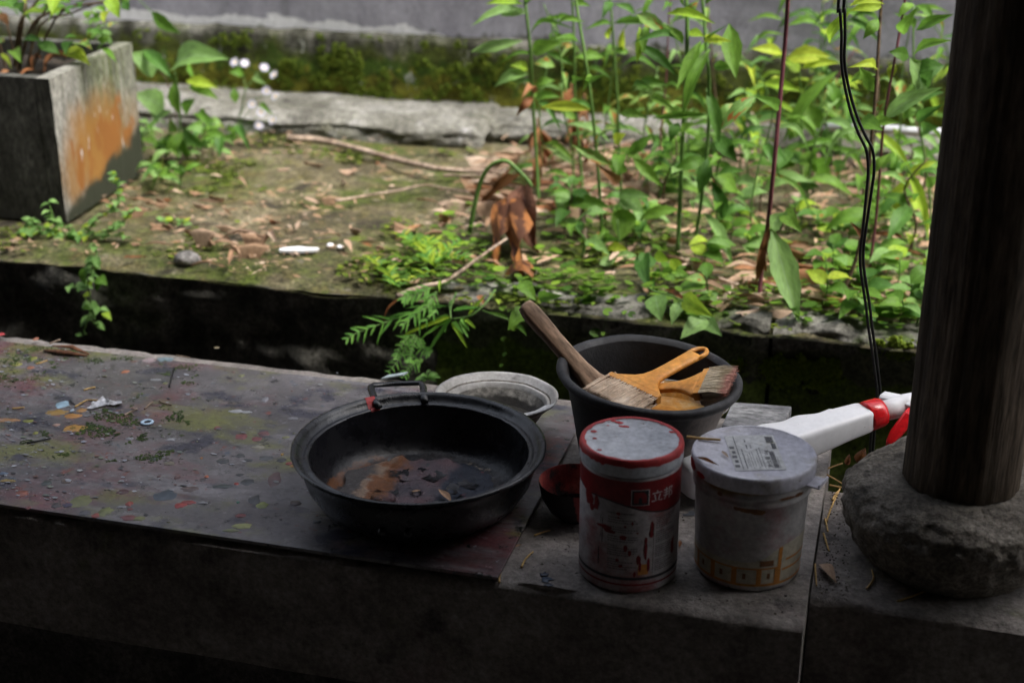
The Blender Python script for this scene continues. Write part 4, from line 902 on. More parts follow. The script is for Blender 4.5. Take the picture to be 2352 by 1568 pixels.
px_plant('tall_weed', 'dark-stemmed slender weed with a wide arching leaf, fourth from the left', K3,
 [([(715,-80),(732,60),(745,260),(758,500),(770,700),(778,880)], .0034, .0024, stem_green)],
 [(738,115,608,140,26,lan,G_mid,.2),(740,108,965,112,34,lan,G_mid,.1),(745,20,842,72,32,lan,G_dark,.2),(746,236,812,240,34,lan,G_mid,.2),(750,250,700,245,30,lan,G_mid,.2),(740,110,720,180,26,lan,G_lime,.3),(790,130,790,250,34,lan,G_lime,.1),(735,10,690,90,40,lan,G_dark,.3)])
px_plant('tall_weed', 'weed with long drooping blade leaves in front of the dark plinth', K3,
 [([(1072,-80),(1076,100),(1072,320),(1060,560),(1048,850),(1035,1165)], .0046, .0036, stem_green)],
 [(1062,205,825,200,42,lan,G_dark,.2),(1142,185,1028,415,52,lan,G_mid,.05),(1185,220,1058,540,56,lan,G_mid,.1),(1170,522,918,540,34,lan,G_mid,.1),(1058,780,1008,795,66,ova,G_pale,.1),(1065,30,1180,-40,50,lan,G_mid,.2),(1075,60,1130,0,40,lan,G_mid,.2),(1060,200,960,110,36,lan,G_mid,.3),(835,205,1032,352,52,lan,G_dark,.15),(850,65,1005,165,60,lan,G_mid,.1),(862,120,848,285,40,lan,G_lime,.1),(900,110,880,250,44,lan,G_mid,.1),(985,65,1205,108,46,lan,G_lime,.15),(1080,150,1160,170,44,lan,G_lime,.15),(830,400,925,410,34,lan,G_mid,.2),(868,365,1005,392,36,lan,G_mid,.2),(918,438,1028,505,38,lan,G_mid,.2),(1040,560,1000,650,50,lan,G_dark,.3),(1062,620,1130,560,44,lan,G_mid,.2),(770,520,900,540,40,lan,G_mid,.2)])
px_plant('tall_weed', 'weed beside the purple stem with dark twisted leaves', K3,
 [([(1140,-80),(1152,80),(1172,250),(1180,380),(1172,620),(1150,900),(1105,1160)], .0040, .0030, stem_green)],
 [(1270,108,1302,360,84,lan,G_mid,.05),(1165,400,1225,660,56,lan,G_dark,.1),(1172,720,1130,885,66,lan,G_dark,.1),(1150,970,1292,1240,50,lan,G_pale,.1),(1190,790,1307,880,76,lan,G_mid,.1),(1225,560,1300,470,60,lan,G_spot,.25),(1210,620,1307,740,70,lan,G_dark,.2),(1160,20,1240,-30,40,lan,G_mid,.2),(1180,170,1270,110,12,bla,G_dark,.1),(1200,300,1290,310,44,lan,G_mid,.1),(1150,180,1280,190,40,lan,G_lime,.1),(1190,820,1240,1000,60,lan,G_dark,.2),(1160,730,1010,780,60,lan,G_mid,.2)])
px_plant('tall_weed', 'purple-stemmed weed with one big pale hanging leaf by the cable', K4,
 [([(420,-120),(412,0),(398,220),(380,450),(358,700),(338,920),(310,1120),(296,1260),(286,1400)], .0042, .0036, stem_purple)],
 [(380,490,262,440,50,bla,G_mid,.1,-.03),(268,440,108,596,66,lan,G_spot,.12,-.03),(338,1040,470,1472,116,lan,G_pale,.03,-.05),(345,1045,420,965,70,lan,G_pale,.1,-.02),(400,965,482,1062,70,lan,G_mid,.2,-.04),(330,1020,290,1180,30,lan,D_brown,.2,0),(310,1060,270,1290,36,lan,D_brown,.2,0),(300,1150,320,1240,24,lan,D_brown,.2,0)])
px_plant('tall_weed', 'pale yellow-green weed in front of the plinth with spreading leaflets', K4,
 [([(470,330),(478,500),(480,700),(478,930)], .003, .0022, stem_green)],
 [(395,245,245,224,48,lan,G_lime,.1),(410,268,612,258,80,lan,G_lime,.1),(478,312,655,288,48,lan,G_lime,.15),(300,380,482,420,48,lan,G_lime,.1),(470,330,400,280,50,ova,G_lime,.1),(480,470,560,590,70,lan,G_mid,.2),(480,560,420,640,60,lan,G_mid,.2),(645,325,395,655,58,lan,G_mid,.12),(588,370,642,505,56,lan,G_mid,.2),(475,690,360,780,60,ova,G_mid,.2),(480,700,560,790,70,ova,G_mid,.2),(650,648,420,690,34,lan,G_mid,.1),(520,765,625,715,88,ova,G_mid,.1),(555,775,622,838,76,ova,G_mid,.1),(628,775,685,735,64,ova,G_mid,.1),(470,845,565,850,46,lan,G_dark,.15),(480,730,400,740,60,ova,G_dark,.2)])
px_plant('tall_weed', 'weed with bright drooping tip leaves just left of the column', K4,
 [([(850,-80),(838,150),(815,420),(795,660),(770,930),(730,1180),(650,1370)], .0036, .0026, stem_brown)],
 [(842,30,700,50,46,bla,G_lime,.1),(705,50,606,200,46,lan,G_lime,.2),(700,30,860,20,40,lan,G_lime,.2),(740,560,852,595,86,ova,G_mid,.1),(830,90,760,180,50,lan,G_mid,.2),(815,320,690,310,44,lan,G_lime,.2),(820,340,700,380,40,lan,G_mid,.2),(810,420,740,300,50,lan,G_mid,.1),(800,560,930,560,46,lan,G_mid,.2),(790,800,880,700,40,lan,G_mid,.2),(745,1060,700,1010,40,ova,D_brown,.2)])
px_plant('tall_weed', 'thin maroon-stemmed weed with fingered leaf near the column', K4,
 [([(960,-60),(930,150),(885,350),(850,560),(832,820),(818,1040),(780,1290)], .0030, .0022, stem_purple)],
 [(972,262,1032,446,88,lan,G_pale,.1),(970,260,875,238,60,lan,G_mid,.15),(905,290,880,365,40,lan,G_lime,.2),(990,252,1165,186,48,lan,G_mid,.1),(1000,140,1175,66,46,lan,G_mid,.15),(860,540,1122,400,76,lan,G_pale,.1),(1000,552,1125,478,46,lan,G_dark,.1),(985,268,1072,328,40,lan,G_mid,.1),(930,150,1010,30,50,lan,G_mid,.2),(1040,390,1080,320,60,lan,G_dark,.1),(870,450,800,500,36,lan,G_mid,.2),(920,80,990,20,40,lan,G_mid,.2),(1010,330,1130,300,90,ova,G_dark,.1)])
px_plant('grass_blade', 'yellowing long grass blade bent over beside the column', K4,
 [([(820,610),(900,690),(970,790),(1010,900),(1040,1010),(1055,1120)], .0022, .0016, stem_green)],
 [(820,610,980,800,44,bla,G_lime,.1,0),(970,790,1055,1085,44,bla,G_lime,.1,0),(972,822,838,935,38,bla,G_lime,.15,0),(978,795,1095,735,44,bla,G_lime,.1,0),(895,945,1015,908,40,bla,G_lime,.1,0)], 'grass')
px_plant('tall_weed', 'thin weed stem mostly hidden behind the column edge', K4,
 [([(990,20),(985,250),(1000,450),(1030,650),(1060,900),(1075,1100)], .0026, .002, stem_green)],
 [(990,30,1090,120,40,lan,G_mid,.3),(1000,450,1130,420,60,lan,G_dark,.2),(1030,600,1110,580,60,lan,G_dark,.2),(985,150,900,60,40,lan,G_mid,.2),(1010,500,940,540,50,lan,G_mid,.2),(1050,850,1110,810,50,lan,G_mid,.2)])
px_plant('ovate_weed', 'broad-leaved young weed right of the dried magnolia leaves', K3,
 [([(765,690),(772,800),(778,950),(782,1095)], .0028, .002, stem_green)],
 [(728,945,515,932,66,lan,G_mid,.15),(765,888,918,902,50,ova,G_pale,.1),(770,890,880,968,84,ova,G_pale,.1),(805,780,708,738,56,ova,G_mid,.15),(735,755,552,660,48,lan,G_spot,.1),(770,830,660,745,44,lan,D_brown,.2),(795,950,772,1098,110,ova,G_mid,.05),(862,1000,1055,955,56,lan,G_mid,.12),(745,645,800,610,50,ova,G_lime,.1),(700,600,760,585,40,ova,G_spot,.2),(802,705,925,608,48,lan,G_mid,.1),(830,720,965,852,52,lan,G_mid,.15),(770,700,760,800,60,ova,G_mid,.1),(680,660,745,590,16,bla,G_spot,.3)])
# low ovate plants by the kerb
low = [([(760,1000),(770,1130)],[(700,1075,635,1135,58,ova,G_mid,.1),(705,1080,770,1095,50,ova,G_mid,.1),(720,1125,822,1152,46,ova,G_lime,.1),(760,1170,850,1165,40,ova,G_pale,.1),(680,1205,752,1180,40,ova,G_pale,.1)],'small paired-leaf seedling in front of the broad-leaved weed'),
 ([(905,1150),(900,1270)],[(880,1160,912,1335,76,ova,G_dark,.1),(905,1160,860,1250,80,ova,G_dark,.15),(955,1250,1095,1256,66,ova,G_mid,.12),(1000,1180,1052,1232,50,ova,G_lime,.1),(930,1160,1000,1190,46,ova,G_lime,.1),(950,1260,930,1320,60,ova,G_dark,.2)],'dark-leaved seedling standing at the kerb edge')]
for st_, lv, lab_ in low: px_plant('seedling', lab_, K3, [(st_, .002, .0015, stem_green)], lv, 'seedling')
hang = px_plant('hanging_seedling', 'trailing seedling hanging broad leaves over the kerb behind the bowl', K3,
 [([(1190,1450),(1130,1430),(1070,1380),(1000,1345),(940,1330),(900,1310)], .0016, .0018, stem_green)],
 [(932,1345,962,1465,96,ova,G_pale,.1,-.03),(1058,1378,1008,1482,62,ova,G_pale,.1,-.03),(1060,1350,1195,1440,84,ova,G_lime,.15,-.03),(1165,1450,1048,1545,90,ova,G_pale,.1,-.04),(1168,1465,1238,1532,66,ova,G_pale,.1,-.04),(1080,1420,1140,1450,40,ova,G_mid,.1,-.03)], 'seedling', Y=1.815)
px_plant('hanging_seedling', 'trailing seedling on the kerb behind the wooden brush handle', K3,
 [([(330,1470),(345,1400),(370,1330),(360,1290)], .0014, .0014, stem_green)],
 [(315,1285,392,1372,64,ova,G_mid,.1,-.02),(400,1352,515,1346,48,ova,G_mid,.15,-.02),(335,1400,262,1505,66,ova,G_mid,.1,-.03),(300,1480,350,1530,20,lan,G_mid,.1,-.02),(260,1450,150,1420,12,bla,G_mid,.1,-.02)], 'seedling', Y=1.815)
right_low = [(690,1060,72,3),(660,1000,60,2),(860,1000,80,4),(960,1010,70,3),(985,1120,60,2),(820,1190,60,3),(590,1240,64,3),(575,1290,70,2),(560,1360,70,2),(895,1310,80,3),(960,1390,60,3),(1000,1470,60,2),(920,1500,60,3),(470,1010,60,2),(540,1060,60,3),(180,1010,60,3),(130,1100,60,3),(640,1180,56,3),(760,1330,56,3),(1010,1250,60,3),(720,1430,56,3),(30,1330,60,2),(20,1180,70,3),(230,1130,50,3),(850,1240,60,3)]
for i, (x, y, w_, nl) in enumerate(right_low):
    base = onz(*K4(x, y + 45), 0)
    if base.y < 1.88: base.y = 1.89
    root = empty('ground_seedling', base, 'small oval-leaved seedling growing low among litter left of the column', 'seedling', 'oval-leaved seedlings in the weed bed')
    h = U(.03, .06); top = base + Vector((U(-.01, .01), U(-.01, .01), h)); stem(root, [base, (base + top) / 2 + Vector((.004, 0, 0)), top], .0013, .001, stem_green)
    for k in range(nl + 2):
        a = U(0, 6.28); L_ = U(.028, .05); z0 = base.z + h * (.5 + .5 * k / (nl + 1))
        b = Vector((top.x, top.y, z0)); t = b + Vector((math.cos(a) * L_, math.sin(a) * L_, U(-.012, .01)))
        put_leaf(root, b, t, L_ * U(.5, .68), ova, rnd.choice((G_mid, G_pale, G_mid, G_dark, G_mid, G_lime)), U(.05, .2))
# bushy fill deeper in the bed
def bushy(px, py, H, n, Lr, Wr, kinds, mats, label, group, name='weed', lean=.03):
    base = onz(px, py, 0); root = empty(name, base, label, 'weed', group)
    pts = [base + Vector((lean * U(-1, 1) * t, lean * U(-1, 1) * t, H * t)) for t in (0, .35, .7, 1)]
    stem(root, pts, .0022, .0012, rnd.choice((stem_green, stem_green, stem_brown)))
    for k in range(n):
        t = .25 + .75 * (k + .5) / n; i = min(2, int(t / .35)); b = pts[i].lerp(pts[i + 1], min(1, (t - (0, .35, .7)[i]) / (.35, .35, .3)[i]))
        a = k * 2.4 + U(-.5, .5); L_ = U(*Lr) * (1.1 - .4 * t)
        tp_ = b + Vector((math.cos(a) * L_, math.sin(a) * L_, L_ * U(-.5, .45)))
        put_leaf(root, b, tp_, L_ * U(*Wr), rnd.choice(kinds), rnd.choice(mats), U(.08, .3), serr=.08)
for i in range(15):
    px = U(1480, 2120); py = U(400, 600)
    bushy(px, py, U(.08, .19), rnd.randint(7, 11), (.05, .095), (.24, .42), (lan, lan, ova), (G_mid, G_dark, G_mid, G_pale), 'leafy green weed in the thick of the bed between the tall stems and the column', 'leafy weeds filling the bed')
for i in range(7):
    px = U(1650, 2130); py = U(345, 430)
    bushy(px, py, U(.22, .42), rnd.randint(9, 13), (.06, .11), (.16, .28), (lan,), (G_mid, G_dark, G_lime), 'tall thin-leaved weed at the back of the bed near the plinth', 'tall weeds against the plinth', lean=.05)
for i in range(10):
    px = U(1270, 1520); py = U(440, 600)
    bushy(px, py, U(.03, .08), rnd.randint(4, 7), (.03, .055), (.4, .6), (ova,), (G_mid, G_dark, G_pale), 'tiny green sprout among litter below the slender weeds', 'tiny sprouts in the litter', 'sprout')
for i in range(13):
    px = 1250 + 68 * i + U(-18, 18); py = U(400, 560)
    base = onz(px, py, 0); H = U(.20, .46); root = empty('slender_weed', base, 'thin-stemmed weed with narrow drooping leaves standing among the tall weeds', 'weed', 'slender narrow-leaved weeds')
    lx = U(-.06, .06); pts = [base + Vector((lx * t * t + U(-.006, .006), U(-.03, .03) * t, H * t)) for t in (0, .25, .5, .75, 1)]
    stem(root, pts, .0019, .0010, rnd.choice((stem_green, stem_green, stem_green, stem_brown, stem_purple)))
    for k in range(rnd.randint(9, 14)):
        t = U(.12, .98); q = t * 4; j = min(3, int(q)); b = pts[j].lerp(pts[j + 1], q - j); a = k * 2.4 + U(-.6, .6); L_ = U(.05, .11) * (1.15 - .4 * t)
        put_leaf(root, b, b + Vector((math.cos(a) * L_ * .85, math.sin(a) * L_ * .7, L_ * U(-.75, .25))), L_ * U(.11, .20), lan, rnd.choice((G_mid, G_mid, G_dark, G_pale, G_spot)), U(.15, .45), hint=(U(-.4, .4), -.7, 1), serr=.08)
# withered stalks with red-brown dead leaves
for i, (x, y, h) in enumerate(((395, 900, .13), (550, 760, .16), (610, 760, .14), (400, 780, .10))):
    base = onz(*K3(x, y), 0); root = empty('dead_stalk', base, 'withered red-brown stalk with shrivelled leaves among the green stems', 'stalk', 'withered stalks')
    stem(root, [base, base + Vector((.006, 0, h * .5)), base + Vector((-.004, .004, h))], .003, .0014, dead_mat)
    for k in range(6):
        b = base + Vector((0, 0, h * U(.3, 1))); a = U(0, 6.28); put_leaf(root, b, b + Vector((math.cos(a) * .03, math.sin(a) * .02, -.035)), .012, lan, D_brown, .3, curl=.5)
# dried magnolia leaves on a bent stem
mg = empty('dried_magnolia', onz(*K3(85, 1065), 0), 'bent green stalk with big curled brown dried leaves at the terrace edge', 'dead plant')
YM = mg.location.y
stem(mg, [ony(*K3(x, y), YM) for x, y in ((85,1065),(105,960),(130,850),(165,775),(205,742),(255,735),(300,770),(345,815),(370,850))], .0042, .003, stem_green)
for bx, by, tx, ty, w_, mt, dy, cu in ((240,895,212,1228,105,D_mago,-.02,.35),(262,880,330,1262,135,D_mago,-.04,.4),(318,842,402,1158,150,D_mag,.01,.2),(285,880,300,1180,80,D_brown,0,.5),(250,800,140,925,50,D_brown,.02,.6)):
    b = ony(*K3(bx, by), YM + .01); t = onz(*K3(tx, ty), .004); W = w_ * KW * 2.2 / FPX
    put_leaf(mg, b, t, W * 1.1, 'dead', mt, .06, hint=(U(-.3, .3), -1, .25), fold=.5, curl=cu)
put_leaf(mg, onz(*K3(285, 1220), .012), onz(*K3(375, 1265), .02), .045, ova, D_mago, .2, curl=.4)
# left weed and daisies
px_plant('broadleaf_weed', 'weed with one large pale heart-shaped leaf beside the planter', K1,
 [([(795,330),(812,430),(820,560),(815,735)], .003, .0024, stem_green),([(705,290),(735,340),(790,440),(805,560)], .0016, .0014, stem_brown)],
 [(805,285,1048,270,125,hea,G_pale,.08,-.05),(715,315,588,245,100,hea,G_pale,.1,-.02),(650,228,800,372,52,lan,G_dark,.1),(748,492,605,430,110,ova,G_pale,.1,-.04),(845,370,995,402,50,lan,G_lime,.15),(858,398,995,452,46,lan,G_mid,.2),(795,375,825,530,60,lan,G_mid,.1),(870,450,850,528,62,ova,G_mid,.1),(785,508,705,565,50,lan,G_pale,.25),(775,535,790,605,40,lan,G_mid,.2),(840,600,755,715,46,lan,G_mid,.3),(830,580,960,680,44,lan,G_dark,.3),(820,610,880,720,40,lan,G_mid,.3),(900,520,965,590,46,lan,G_mid,.3),(920,530,985,560,44,lan,G_mid,.2),(1000,600,1002,720,42,lan,G_dark,.1),(940,600,1040,640,40,lan,G_mid,.2),(820,640,740,640,40,lan,G_mid,.2),(830,650,900,640,44,lan,G_pale,.2),(850,320,880,330,60,ova,G_mid,.1)])
for i, (x, y) in enumerate(((660,660),(700,690),(760,700),(860,700),(900,690),(980,690),(730,800),(690,840),(820,820),(640,640),(930,640))):
    bushy(*K1(x, y + 30), U(.03, .06), 6, (.035, .06), (.28, .5), (lan, ova), (G_mid, G_dark, G_mid, G_pale), 'low leafy sprout at the foot of the weed beside the planter', 'sprouts beside the planter', 'sprout')
fl = px_plant('daisy_plant', 'lilac-white daisies on thin stems in front of the mossy plinth', K1,
 [([(1120,400),(1100,500),(1085,560),(1070,640)], .0018, .0018, stem_green),([(1240,330),(1180,330),(1130,390),(1120,410)], .001, .0014, stem_green),([(1080,285),(1105,340),(1120,405)], .001, .0012, stem_green),([(1215,415),(1200,440),(1130,470),(1090,540)], .001, .0012, stem_green),([(1250,440),(1205,440)], .0008, .0008, stem_green),([(1150,475),(1140,500),(1095,560)], .001, .001, stem_green),([(1190,515),(1170,540),(1090,590)], .001, .001, stem_green),([(1180,570),(1130,590),(1085,610)], .001, .001, stem_green),([(1245,555),(1180,560),(1100,600)], .001, .001, stem_green),([(1205,310),(1175,345),(1130,390)], .001, .001, stem_green)],
 [(1075,470,1065,400,36,lan,G_mid,.1),(1090,560,1075,640,40,lan,G_mid,.1),(1105,590,1145,695,40,lan,G_dark,.2),(1060,600,1040,560,30,lan,G_mid,.1),(1190,470,1250,530,24,lan,G_mid,.3),(1110,340,1040,330,36,lan,G_mid,.2),(1170,340,1220,390,34,lan,G_pale,.2),(1080,620,1000,640,36,lan,G_mid,.2)], 'daisy')
pet = leaf_mesh('petal', 'pinna', .05, .02); pet.materials.append(PETAL)
for x, y in ((1070,285),(1115,290),(1205,310),(1250,342),(1215,415),(1255,440),(1150,475),(1190,512),(1180,572),(1243,550)):
    c = ony(*K1(x, y), fl.location.y); up_ = Vector((U(-.5, .5), U(-1.1, -.5), .7)).normalized(); e = up_.to_track_quat('Z', 'Y').to_matrix().to_4x4()
    f_ = MB().lathe([(0, .0018), (.0022, .0014), (.0032, 0), (0, -.001)], 10).build('flower_head', POLLEN, fl, M=e); f_.location = c - fl.location
    for k in range(13):
        o = link('petal', pet, None, f_); a = 2 * math.pi * k / 13
        o.matrix_local = e @ Matrix.Rotation(a, 4, 'Z') @ Matrix.Translation((.0025, 0, 0)) @ Matrix.Rotation(R(-U(0, 18)), 4, 'Y') @ Matrix.Diagonal((.0088, .0021, .0088, 1))
# leaf dangling before the wall top left
px_plant('dangling_sprig', 'single green sprig drooping in front of the limewashed wall edge', K1, [([(560,-60),(620,-10),(690,55)], .001, .001, stem_green)], [(690,52,825,155,54,lan,G_mid,.15,0),(600,-20,560,40,50,lan,G_mid,.2,0)], 'sprig', Y=2.45)

# ------------------------------------------------------------------ planter with its shrub
pl = empty('cement_planter', (-1.52, 2.15, 0), 'square cement planter with orange algae-stained side at the upper left', 'planter')
c00 = Vector((-1.32, 1.995)); ux = Vector((-.995, -.02)); uy = Vector((-.105, .995))
def pq(a, b, z): v = c00 + ux * a + uy * b; return (v.x + 1.52, v.y - 2.15, z)
PW, PD, PHt, th = .42, .325, .241, .026
def panel(name, a0, a1, b0, b1, mat, z0=0, z1=PHt, front=None):
    def g(u, v):
        return None
    m = MB(); nu, nv = 24, 20
    # six sides as fine grids so edges can be uneven
    def P_(a, b, z):
        p = Vector(pq(a, b, z)); d = .0005 * fbm(p, 14, 3) + .0007 * fbm(p, 60, 2); return p + Vector((d, d, d * .6 if z > .01 else 0))
    m.grid(nu, nv, lambda u, v: P_(a0 + (a1-a0)*u, b0, z0 + (z1-z0)*v)); m.grid(nu, nv, lambda u, v: P_(a1 + (a0-a1)*u, b1, z0 + (z1-z0)*v))
    m.grid(nu, nv, lambda u, v: P_(a0, b1 + (b0-b1)*u, z0 + (z1-z0)*v)); m.grid(nu, nv, lambda u, v: P_(a1, b0 + (b1-b0)*u, z0 + (z1-z0)*v))
    m.grid(nu, 4, lambda u, v: P_(a0 + (a1-a0)*u, b0 + (b1-b0)*v, z1))
    o = m.build(name, mat, pl, auto=40)
    if front:
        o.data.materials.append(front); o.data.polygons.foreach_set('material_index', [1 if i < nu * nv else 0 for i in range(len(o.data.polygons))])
    return o
# algae side: orange patch with its own outline, dark foot
def planter_side_mat():
    m = planter_side; N = m.node_tree.nodes; L = m.node_tree.links; B = N['Principled BSDF']; cur = B.inputs['Base Color'].links[0].from_socket
    tc = N.new('ShaderNodeTexCoord'); sx = N.new('ShaderNodeSeparateXYZ'); L.new(tc.outputs['Object'], sx.inputs[0])
    def mth(op, *a):
        q = N.new('ShaderNodeMath'); q.operation = op; q.use_clamp = False
        for i, x in enumerate(a):
            if isinstance(x, (int, float)): q.inputs[i].default_value = x
            else: L.new(x, q.inputs[i])
        return q.outputs[0]
    def noi(s_, st):
        mp = N.new('ShaderNodeMapping'); mp.inputs['Scale'].default_value = st; L.new(tc.outputs['Object'], mp.inputs[0])
        t = N.new('ShaderNodeTexNoise'); t.inputs['Scale'].default_value = s_; t.inputs['Detail'].default_value = 7; L.new(mp.outputs[0], t.inputs[0]); return t.outputs[0]
    def mixc(f, c):
        nonlocal cur
        mr = N.new('ShaderNodeMapRange'); mr.interpolation_type = 'SMOOTHSTEP'; mr.inputs['From Min'].default_value = -.12; mr.inputs['From Max'].default_value = .12; L.new(f, mr.inputs[0])
        mx = N.new('ShaderNodeMix'); mx.data_type = 'RGBA'; L.new(mr.outputs[0], mx.inputs[0]); L.new(cur, mx.inputs[6]); mx.inputs[7].default_value = c4(c); cur = mx.outputs[2]
    Yc, Zc = sx.outputs['Y'], sx.outputs['Z']
    # ellipse around y .02, z .10
    e1 = mth('ADD', mth('POWER', mth('DIVIDE', mth('SUBTRACT', Yc, .015), .150), 2), mth('POWER', mth('DIVIDE', mth('SUBTRACT', Zc, .085), .085), 2))
    nn = noi(16, (1, 1, .3))
    mixc(mth('ADD', mth('MULTIPLY', mth('SUBTRACT', 1.0, e1), .10), mth('MULTIPLY', mth('SUBTRACT', nn, .5), .42)), (.215, .105, .022))
    mixc(mth('ADD', mth('MULTIPLY', mth('SUBTRACT', .45, e1), .4), mth('MULTIPLY', mth('SUBTRACT', noi(30, (1, 1, .5)), .52), 1.5)), (.19, .075, .014))
    # pale scuffs
    mixc(mth('SUBTRACT', mth('MULTIPLY', mth('SUBTRACT', noi(75, (1, 1, .3)), .69), 2.5), 0.0), (.42, .40, .38))
    # dark foot rising to the back corner
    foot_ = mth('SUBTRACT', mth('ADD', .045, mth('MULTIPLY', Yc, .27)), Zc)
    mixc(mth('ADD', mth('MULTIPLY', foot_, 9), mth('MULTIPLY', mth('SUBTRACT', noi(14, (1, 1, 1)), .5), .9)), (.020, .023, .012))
    L.new(cur, B.inputs['Base Color'])
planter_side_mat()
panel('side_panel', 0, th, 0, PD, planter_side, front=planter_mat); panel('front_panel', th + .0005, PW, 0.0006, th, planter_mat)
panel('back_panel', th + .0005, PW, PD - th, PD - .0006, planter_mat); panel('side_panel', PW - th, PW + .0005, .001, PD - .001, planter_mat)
MB().grid(24, 20, lambda u, v: (lambda p: (p[0], p[1], p[2] + .012 * fbm(p, 18, 2)))(pq(.02 + .38 * u, .02 + .285 * v, .212))).build('soil', soil_mat, pl)
shb = empty('potted_shrub', ony(40, 110, 2.16), 'brown-branched leafy shrub growing in the cement planter', 'shrub'); shb.location.z = .212
Yp = shb.location.y
for pts, r in (([(45,215),(90,110),(150,30),(200,-40)], .005), ([(60,205),(150,110),(300,40),(480,10),(560,-10)], .004), ([(90,200),(180,120),(330,60),(420,25)], .003), ([(55,210),(110,60),(125,-30)], .004), ([(120,210),(150,150),(210,40),(240,-60)], .003), ([(20,215),(-30,100),(-60,0)], .004), ([(70,200),(30,110),(0,60)], .0025), ([(110,200),(250,90),(370,10),(430,-40)], .003)):
    q = [ony(*K1(x, y), Yp + U(-.02, .02)) for x, y in pts]; q[0] = Vector((q[0].x, q[0].y, .20)); q.reverse(); q.reverse()
    stem(shb, q, r * .8, r * .4, stem_brown, 'branch')
for lf in [(490,-10,545,85,64,ova,G_lime),(560,10,590,50,40,lan,G_dark),(250,-30,238,72,66,ova,G_lime),(205,-10,260,20,60,ova,G_mid),(295,235,412,300,78,ova,G_lime),(170,200,275,250,60,lan,G_dark),(330,188,300,250,60,ova,G_dark),(350,210,420,230,60,ova,G_mid),(440,225,530,285,40,lan,G_mid),(0,250,50,315,60,ova,G_lime),(60,230,100,290,56,ova,G_mid),(10,10,100,60,60,lan,G_dark),(395,50,400,90,34,ova,G_mid),(440,30,480,60,40,ova,G_mid),(130,0,60,30,40,lan,G_dark),(0,60,40,120,40,lan,D_brown),(480,170,400,150,50,lan,G_dark),(350,170,290,180,50,lan,G_dark),(100,190,200,195,40,lan,G_dark),(470,200,490,170,50,ova,G_mid),(20,190,-40,230,60,ova,G_mid)]:
    bx, by, tx, ty, w_, kind, mt = lf; b = ony(*K1(bx, by), Yp - .03); t = ony(*K1(tx, ty), Yp - .03 + U(-.05, .02)); put_leaf(shb, b, t, w_ * KW * 2.3 / FPX * 1.1, kind, mt, .15)
for i in range(40):
    x, y = U(-80, 520), U(-110, 60); b = ony(*K1(x, y), Yp + U(-.08, .1)); a = U(0, 6.28); L_ = U(.03, .055)
    put_leaf(shb, b, b + Vector((math.cos(a) * L_, math.sin(a) * L_, U(-.03, .01))), L_ * .5, ova, rnd.choice((G_mid, G_dark, G_mid, G_lime)), .15)
for i in range(18):
    x, y = U(380, 520), U(60, 190); b = ony(*K1(x, y), Yp + .1); a = U(0, 6.28); L_ = U(.02, .035)
    put_leaf(shb, b, b + Vector((math.cos(a) * L_, math.sin(a) * L_, U(-.02, .02))), L_ * .4, lan, rnd.choice((G_mid, G_pale)), .15)
for b, t, w_ in (((305,265),(200,332),52),((40,325),(0,340),40),((160,320),(90,345),40),((190,270),(150,330),36)):
    o = put_leaf(None, onz(*K1(*b), .228), onz(*K1(*t), .224), w_ * KW * 2.2 / FPX, ova, D_brown, .12, name='dry_leaf'); tag(o, 'brown dead leaf lying on the planter soil', 'leaf', 'dead leaves on the planter soil')
# vine of small leaves over the planter foot and the edge
vn = empty('creeping_vine', onz(*K1(400, 1090), 0), 'small-leaved creeper at the planter foot trailing over the terrace edge', 'vine')
vines = [([(400,1090),(430,1010),(500,960),(540,900),(535,840),(530,785)], 'z'), ([(420,1090),(480,1060),(560,1010),(620,950)], 'z'), ([(400,1090),(320,1050),(250,1000),(222,915)], 'z'), ([(380,1100),(260,1070),(180,1060),(110,1085)], 'z'), ([(250,1070),(170,1030),(140,1000)], 'z'), ([(410,1100),(350,1130),(300,1150),(230,1110)], 'z'), ([(430,1110),(440,1160),(420,1230),(400,1300),(415,1380),(400,1450),(375,1525)], 'y'), ([(425,1190),(360,1300),(330,1300)], 'y'), ([(410,1380),(450,1400),(480,1440)], 'y'), ([(400,1440),(435,1480)], 'y'), ([(430,1100),(520,1100),(590,1080)], 'z'), ([(740,1030),(790,1000),(850,1040)], 'z')]
for pts, md in vines:
    y0 = onz(*K1(*pts[0]), 0).y if md == 'z' else 1.790
    p3 = [ony(*K1(*p), y0 + (.010 * math.sin(i * 2)) - (.0 if md == 'z' else .012 * (i > 0))) for i, p in enumerate(pts)]
    if md == 'z': p3 = [Vector((p.x, p.y, max(p.z, .008))) for p in p3]
    stem(vn, p3, .0014, .0009, stem_green)
    sm_ = smooth(p3, 5)
    for k in range(0, len(sm_), 1 if md == 'z' else 2):
        b = sm_[k]
        for s_ in (-1, 1):
            if rnd.random() < .7:
                a = U(0, 6.28); L_ = U(.009, .019) * (1 if md == 'z' else 1.15); put_leaf(vn, b, b + Vector((math.cos(a) * L_, math.sin(a) * L_ - .004, U(-.008, .008) - (0 if md == 'z' else .008))), L_ * .68, ova, G_vine if rnd.random() < .9 else G_lime, .12)
for x0, y0, x1, y1, w_ in ((455,1190,440,1235,60),(395,1215,385,1300,54),(440,1270,490,1300,64),(420,1400,375,1410,50),(470,1260,440,1330,50)):
    put_leaf(vn, ony(*K1(x0, y0), 1.785), ony(*K1(x1, y1), 1.775), w_ * KW * 2.0 / FPX, ova, G_mid, .1)

